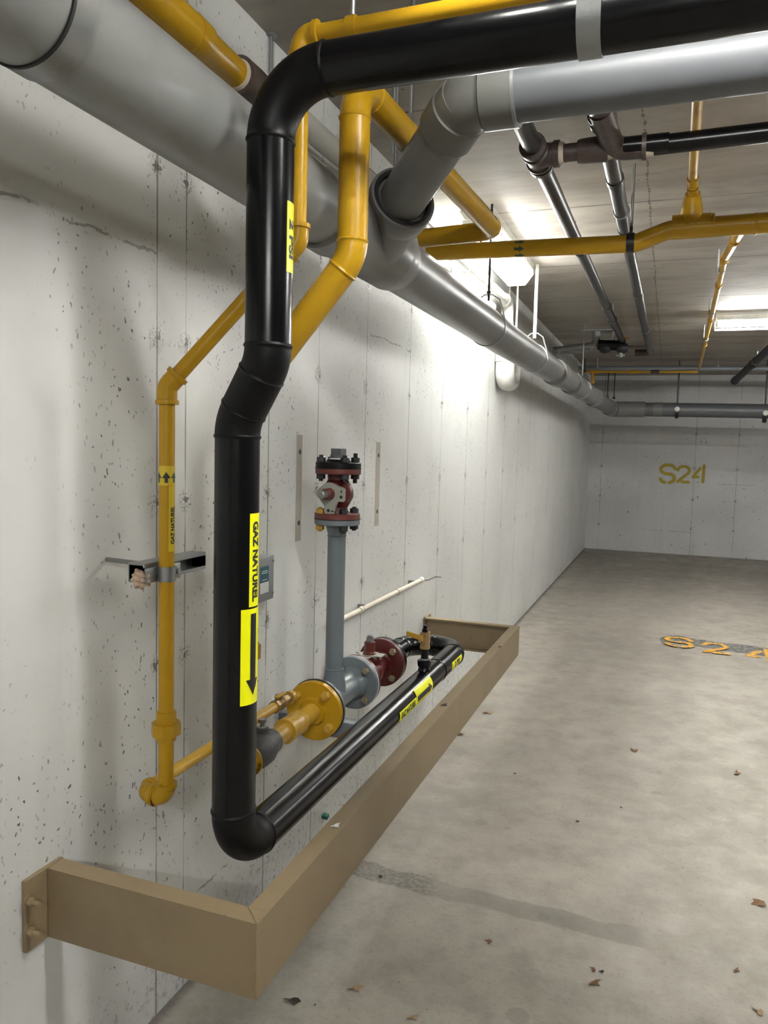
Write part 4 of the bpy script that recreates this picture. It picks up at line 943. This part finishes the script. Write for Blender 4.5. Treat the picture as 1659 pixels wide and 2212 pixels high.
O('tee', lambda bm: clamp_tee(bm, c2, dd_, 1.0, None, .13), 'rust_fitting', t, 'rusty brown branch fitting')
ce = at_y(1340, 322, 2.72)
be = V((ce.x-.02, 2.72, ce.z)); ef = fillet([c2+V((.0, .02, -.01)), be, be+X*.10], .05, 10)
O('branch_elbow', lambda bm: add_sweep(bm, [ef[0]] + ef[1:] , [.036]*(len(ef)-1)+[.036], 28), 'rust_fitting', t)
O('elbow_lip', lambda bm: add_lathe(bm, [(0, .036), (0, .042), (.014, .042), (.014, .036)], be+X*.088, X, 28), 'rust_fitting', t)
O('thread_paste', lambda bm: add_lathe(bm, [(.10, .035), (.125, .033)], be, X, 24), 'sealant', t)
xr1 = V((4.2, 2.72, 2.51)); pipe('cross_run', be+X*.11, V((be.x+.9, 2.72, at_y(1640, 292, 2.72).z+.012)), .0305, 'black_steel', t, seg=28)
for y in (3.2, 3.95, 5.6):
    c_ = d0.lerp(d1, (y-.9)/8.25); O('coupling', lambda bm: add_lathe(bm, [(0, RC+.001), (.0, RC+.004), (.05, RC+.004), (.05, RC+.001)], c_, dd_, 28), 'black_ceiling_pipe', t)
O('end_elbow', lambda bm: add_sweep(bm, fillet([d1-Y*.12, d1, d1-X*.16], .04, 8), RC+.007, 24), 'rust_fitting', t)
for y, nm in ((3.66, 'strut-like grey rod hanger where the right black ceiling pipe meets the yellow main'), (7.4, 'far rod hanger of the right black ceiling pipe')):
    c_ = d0.lerp(d1, (y-.9)/8.25); ring_hanger(c_, RC, Y, nm, .006, 'galvanized', 'galvanized', .008)
c_ = c0.lerp(c1_, (6.6-.9)/7.12); ring_hanger(c_, RC, Y, 'far ring hanger of the left black ceiling pipe', .006, 'galvanized', 'rust_fitting', .02)

# ================================================================== lamps
def lamp(c, ax, L, tube_mat, label, guard=True, name='caged_lamp', pitch=.026):
    c = V(c); ax = V(ax).normalized(); side = ax.cross(Z).normalized()
    R = Matrix((ax, side, Z)).transposed()
    t = thing(name, label, 'lamp', c+Z*0.0)
    top = CEIL-.001
    O('housing', lambda bm: add_extrude(bm, [(-.06, 0), (.06, 0), (.075, .012), (.045, .05), (-.045, .05), (-.075, .012)], c-ax*L/2+V((0, 0, top-.052-c.z)), ax, L, up=side) if False else _house(bm, c, ax, side, L, top), 'white_metal', t, smooth=30)
    for s in (-.035, .035):
        O('tube', lambda bm: add_sweep(bm, [V((c.x, c.y, top-.085))+side*s-ax*(L/2-.03), V((c.x, c.y, top-.085))+side*s+ax*(L/2-.03)], .0155, 12), tube_mat, t)
    O('reflector', lambda bm: add_box(bm, V((c.x, c.y, top-.0635)), (L-.02, .155, .004), R), 'white_metal', t, smooth=0)
    for s in (-1, 1):
        O('lamp_holder', lambda bm: add_box(bm, V((c.x, c.y, top-.082))+ax*s*(L/2-.018), (.014, .105, .05), R, .003), 'white_metal', t)
    if guard:
        def gd(bm):
            prof = [(-.105, -.005), (-.105, -.07), (-.055, -.135), (.055, -.135), (.105, -.07), (.105, -.005)]
            n = int(L/pitch)
            for k in range(n+1):
                q = V((c.x, c.y, top))+ax*(-L/2-.0+L*k/n)
                add_sweep(bm, [q+side*a+Z*b for a, b in prof], .0011, 4, up=ax)
            for a, b in prof + [(-.0, -.135), (-.08, -.1025), (.08, -.1025), (-.105, -.04), (.105, -.04), (-.03, -.135), (.03, -.135)]:
                q = V((c.x, c.y, top))+side*a+Z*b; add_sweep(bm, [q-ax*L/2, q+ax*L/2], .0011, 4)
        O('wire_guard', gd, 'white_metal', t, smooth=0)
def _house(bm, c, ax, side, L, top):
    pr = [(-.055, 0), (-.062, -.02), (-.035, -.058), (.035, -.058), (.062, -.02), (.055, 0)]
    a = [bm.verts.new(V((c.x, c.y, top))+side*p+Z*q-ax*L/2) for p, q in pr]; b = [bm.verts.new(V((c.x, c.y, top))+side*p+Z*q+ax*L/2) for p, q in pr]
    n = len(pr)
    for i in range(n): bm.faces.new((a[i], a[(i+1) % n], b[(i+1) % n], b[i]))
    bm.faces.new(a); bm.faces.new(b[::-1])
lamp((.195, 4.50, CEIL-.14), Y, 1.24, 'tube_wall', 'bright ceiling lamp in a white wire cage close to the left wall')
lamp((2.12, 7.25, CEIL-.14), X, 1.24, 'tube_aisle', 'bright caged ceiling lamp over the bay at right', pitch=.065)
lamp((1.42, 1.17, CEIL-.14), X, 1.24, 'tube_near', 'ceiling lamp above the viewer, outside the view', False)
lamp((2.1, -2.0, CEIL-.14), X, 1.24, 'tube_rear', 'ceiling lamp behind the viewer, outside the view', False)
lamp((3.1, 3.7, CEIL-.14), X, 1.24, 'tube_aisle', 'ceiling lamp over the aisle outside the view', False)
lamp((5.6, 9.0, CEIL-.14), X, 1.24, 'tube_aisle', 'added ceiling lamp brightening the back wall, outside the view', False)  # unseen lamp added to give the back wall more light

# ================================================================== things near the caged wall lamp
t = thing('white_pipe', 'white plastic pipe along the top of the left wall ending in a big trap', 'pipe', (.10, 4, 2.4))
w0, w1, w2 = V((.10, 1.9, 2.468)), V((.074, 5.45, 2.54)), V((.118, 5.205, 2.30))
pipe('pipe', w0, w1-Y*.03, .036, 'pvc_white', t, seg=28)
for y in (2.9, 4.05, 4.45): c_ = w0.lerp(w1, (y-1.9)/3.3); O('coupling', lambda bm: add_lathe(bm, [(0, .037), (0, .042), (.08, .042), (.08, .037)], c_, Y, 28), 'pvc_white', t)
O('elbow', lambda bm: add_sweep(bm, fillet([w1-Y*.12, w1, w1-Z*.12], .05, 10), .043, 28), 'pvc_white', t)
O('reducer', lambda bm: add_lathe(bm, [(0, .043), (.05, .045), (.09, .066), (.16, .068)], w1-Z*.10, -Z, 28), 'pvc_white', t)
tb = V((.118, 5.2, 2.04))
O('trap', lambda bm: add_sweep(bm, fillet([V((.074, 5.45, 2.30)), V((.074, 5.45, 2.0)), V((.074, 5.67, 2.01)), V((.074, 5.70, 2.2))], .070, 12), .068, 32), 'pvc_white', t)
O('trap_collar', lambda bm: add_lathe(bm, [(0, .068), (0, .073), (.045, .073), (.045, .068)], (.074, 5.45, 2.13), Z, 32), 'pvc_white', t)
t = thing('conduit', 'thin grey conduit under the white pipe at the top of the left wall', 'conduit', (.06, 4, 2.38))
pipe('tube', (.065, 1.9, 2.395), (.065, 5.0, 2.43), .026, 'pvc_white', t, seg=20)
for y in (2.6, 3.9): O('coupling', lambda bm: add_lathe(bm, [(0, .027), (0, .031), (.06, .031), (.06, .027)], (.065, y, 2.395+(y-1.9)*.0113), Y, 20), 'pvc_white', t)
o = O('foam_plug', lambda bm: (bmesh.ops.create_icosphere(bm, subdivisions=3, radius=.035), bmesh.ops.translate(bm, verts=bm.verts, vec=(.15, 3.62, 2.285))), 'conduit_beige'); tag(o, 'lump of yellowed foam behind the big grey drain', 'foam')
rods = [(1118, 640, 5.3, .006, 'white rod right behind the wire cage end'), (1100, 655, 5.6, .006, 'pale rod hanging behind the wire cage')]
for px_, py_, y, r, lb in rods:
    q = at_y(px_, py_, y); o = pipe('hanging_rod', V((q.x, y, CEIL)), V((q.x, y, 2.25)), r, 'white_metal', None, seg=8); tag(o, lb, 'rod')

# ================================================================== far end of the bay
t = thing('drain_pipe', 'slim blue-grey pipe crossing the bay below the ceiling in front of the back wall', 'pipe', (2, 10.6, 2.6))
fy = 10.6; fz0, fz1 = at_y(1262, 796, fy).z, at_y(1659, 796, fy).z
fa = V((at_y(1245, 796, fy).x, fy, fz0)); fb = at_y(1659, 796, fy)
pipe('pipe', fa, fb+(fb-fa).normalized()*3, .030, 'pvc_light', t, seg=20)
for px_ in (1278, 1430): c_ = at_y(px_, 797, fy); O('coupling', lambda bm: add_lathe(bm, [(0, .031), (0, .036), (.1, .036), (.1, .031)], c_, X, 20), 'pvc_light', t)
t = thing('gas_header', 'thin yellow gas header just below the slim blue-grey pipe at the back', 'pipe', (1, 10.35, 2.55))
gy = 10.35; ga, gb = at_y(1252, 803, gy), at_y(1508, 803, gy)
pipe('pipe', ga, gb, .0145, 'yellow_orange', t, seg=16)
for px_ in (1285, 1370, 1415): c_ = at_y(px_, 803, gy); O('tee', lambda bm: add_lathe(bm, [(-.05, .022), (.05, .022)], c_, X, 16), 'yellow_orange' if px_ != 1415 else 'rust_fitting', t)
c_ = at_y(1281, 803, gy); O('drop', lambda bm: (add_sweep(bm, [c_, c_-Z*.14], .016, 12), add_lathe(bm, [(0, .024), (.04, .024)], c_-Z*.15, Z, 12)), 'yellow_orange', t)
O('regulator', lambda bm: add_lathe(bm, [(0, .02), (.01, .045), (.04, .045), (.05, .02)], at_y(1239, 781, gy)-Z*.03, Z, 16), 'yellow_orange', t)
for px_, py0, py1, y, nm in ((1263, 712, 805, 10.3, 'leftmost thin rod over the far gas header'), (1290, 770, 795, 10.3, 'thin rod between the far gas header and the ceiling'), (1551, 740, 795, 10.6, 'thin rod carrying the slim blue-grey pipe at right'), (1636, 735, 765, 9.6, 'short rod above the black diagonal pipe'), (1312, 795, 860, 11.3, 'long dark rod left on the back wall'), (1326, 795, 862, 11.3, 'long dark rod nearest the drain corner')):
    a_, b_ = at_y(px_, py0, y), at_y(px_, py1, y)
    o = O('hanging_rod', lambda bm: (add_sweep(bm, [V((b_.x, y, CEIL)), b_], .007, 8), add_lathe(bm, [(0, .018), (.03, .018)], b_, Z, 8)), 'galvanized' if py1 < 800 else 'bolt_black'); tag(o, nm, 'rod')
for px_ in (1232, 1345):
    pass
t = thing('ceiling_pipe', 'black pipe slanting down from the ceiling at the far right', 'pipe', (2.2, 9.6, 2.5))
k_a, k_b = at_y(1588, 822, 9.9), at_y(1690, 728, 8.2)
pipe('pipe', k_a, k_b, .040, 'bolt_black', t, seg=20)
O('coupling', lambda bm: add_lathe(bm, [(0, .046), (.14, .046)], k_a.lerp(k_b, .42), k_b-k_a, 20), 'rubber', t); O('end_cap', lambda bm: add_lathe(bm, [(0, .046), (.08, .046)], k_a-(k_b-k_a).normalized()*.02, k_b-k_a, 20), 'rubber', t)
# valve cluster at the end of the left ceiling pipe
t = thing('valve_assembly', 'dark fittings and small valves under a ceiling bracket at the end of the black pipes', 'valve', (.45, 8.0, 2.45))
vy = 8.0
def P8(x, y): return at_y(x, y, vy)
O('header', lambda bm: add_sweep(bm, [P8(1292, 745), P8(1345, 747)], .050, 20), 'black_matt', t)
O('nipple', lambda bm: add_sweep(bm, [P8(1340, 750), P8(1398, 750)], .014, 12), 'rust_fitting', t)
for px_ in (1296, 1333): O('valve_body', lambda bm: add_lathe(bm, [(0, .04), (.03, .053), (.07, .053), (.10, .04)], P8(px_, 752), X, 16), 'bolt_black', t)
O('hose_bib', lambda bm: (add_lathe(bm, [(0, .022), (.08, .022)], P8(1340, 772), Z, 10), add_box(bm, P8(1340, 768), (.08, .02, .015))), 'pvc_grey', t)
O('handle', lambda bm: add_box(bm, P8(1350, 731), (.08, .02, .02)), 'yellow_orange', t)
O('drop_pipe', lambda bm: add_sweep(bm, fillet([V((P8(1288, 712).x, vy, CEIL-.01)), P8(1289, 746), P8(1205, 757)], .06, 10), .038, 20), 'pvc_grey', t)
O('ceiling_plate', lambda bm: (add_box(bm, V((P8(1290, 712).x, vy, CEIL-.006)), (.30, .16, .01)), add_box(bm, V((P8(1290, 712).x+.16, vy, CEIL-.05)), (.012, .10, .10))), 'galvanized', t)
O('dark_pipe', lambda bm: add_sweep(bm, [P8(1195, 757), P8(1275, 757)], .036, 20), 'pvc_dark', t)
# ================================================================== litter on the floor and rail
def leaf(c, s, mat, label, rot, cat='leaf', nm='dry_leaf', z=0.0, curl=.35):
    def f(bm):
        n = 11; ring = []
        cen = bm.verts.new((0, 0, .1*s))
        for k in range(n):
            a = 2*math.pi*k/n; r = s*(1.0+.38*math.sin(a*2.5+rot)+random.uniform(-.2, .2))*(1.25 if k % 3 == 0 else .8)
            ring.append(bm.verts.new((r*math.cos(a), r*.65*math.sin(a), curl*s*(.5+.5*math.sin(2*a+rot))+.001)))
        for k in range(n): bm.faces.new((cen, ring[k], ring[(k+1) % n]))
        for v in bm.verts: v.co = Quaternion(Z, rot) @ v.co + V((c[0], c[1], z))
    o = O(nm, f, mat, smooth=0); md = o.modifiers.new('s', 'SOLIDIFY'); md.thickness = .001
    tag(o, label, cat)
for c, s, m, lb in (((.445, 1.887), .018, 'leaf_tan', 'tan dry leaf at the bottom edge, right of the rail corner'), ((.306, 1.78), .018, 'leaf_dark', 'dark shrivelled leaf below the rail corner'), ((.288, 4.271), .026, 'leaf_tan', 'tan curled leaf beside the far end of the guard rail'),
    ((.224, 3.881), .024, 'leaf_brown', 'small brown leaf tucked below the far guard rail'), ((1.097, 4.029), .024, 'leaf_brown', 'brown curled leaf alone in the middle of the floor'), ((1.572, 3.931), .020, 'leaf_brown', 'small brown leaf near the right edge, level with the middle leaf'),
    ((1.551, 2.787), .026, 'leaf_brown', 'ragged brown leaf at the right edge of the floor'), ((1.452, 2.381), .010, 'leaf_brown', 'tiny brown leaf scrap at lower right'), ((1.495, 2.22), .014, 'leaf_tan', 'thin tan leaf scrap at the lower right corner'),
    ((.75, 2.236), .012, 'leaf_brown', 'reddish leaf bit below the dark floor streak'), ((1.066, 2.165), .015, 'leaf_brown', 'crumbled brown leaf at the bottom centre right'), ((1.06, 2.225), .010, 'leaf_brown', 'small brown leaf bit just above the crumbled leaf'),
    ((.63, 1.845), .012, 'leaf_tan', 'tan stalk at the bottom edge of the floor')):
    leaf(c, s, m, lb, random.uniform(0, 6))
for px_, py_, s, lb in ((822, 1895, .008, 'black pebble between the rail and the dark streak'), (1248, 1775, .009, 'dark crumb right of centre on the floor'), (1112, 1672, .007, 'dark crumb under the shadow near the rail'), (1342, 1745, .006, 'dark crumb at the right of the dim floor area'), (1298, 2100, .006, 'dark crumb at lower right beside the crumbled leaf'), (680, 2172, .004, 'tiny dark crumb at the bottom edge')):
    p = at_z(px_, py_); leaf((p.x, p.y), s, 'leaf_dark', lb, random.uniform(0, 6), 'debris', 'floor_crumb', 0.0, .6)
for px_, py_, s, m, lb in ((958, 1524, .010, 'leaf_dark', 'black scrap lying on top of the guard rail'), (1078, 1398, .009, 'leaf_dark', 'small dark scrap on the guard rail near its far corner'), (722, 1785, .010, 'label_white', 'white paint flake on top of the guard rail')):
    p = at_z(px_, py_, ZT); leaf((p.x, p.y), s, m, lb, 1.0, 'debris', 'rail_scrap', ZT, .3)
p = at_z(703, 1763, .30); 
gp = at_x(703, 1763, .012)
o = O('plastic_scrap', lambda bm: add_box(bm, gp, (.024, .022, .016), Quaternion(X, .3).to_matrix(), .003), 'green_plastic'); tag(o, 'green plastic scrap on the wall behind the guard rail', 'plastic scrap')

# repeats share a group
GROUPS = {'leaf': 'dry leaves on the floor', 'lamp': 'fluorescent ceiling lamps', 'rod': 'thin rods hanging from the ceiling', 'pipe hanger': 'hangers carrying the pipes'}
for o in SC.objects:
    if o.parent is None and o.get('category') in GROUPS: o['group'] = GROUPS[o['category']]
    elif o.parent is None and o.name.startswith('floor_crumb'): o['group'] = 'dark crumbs on the floor'
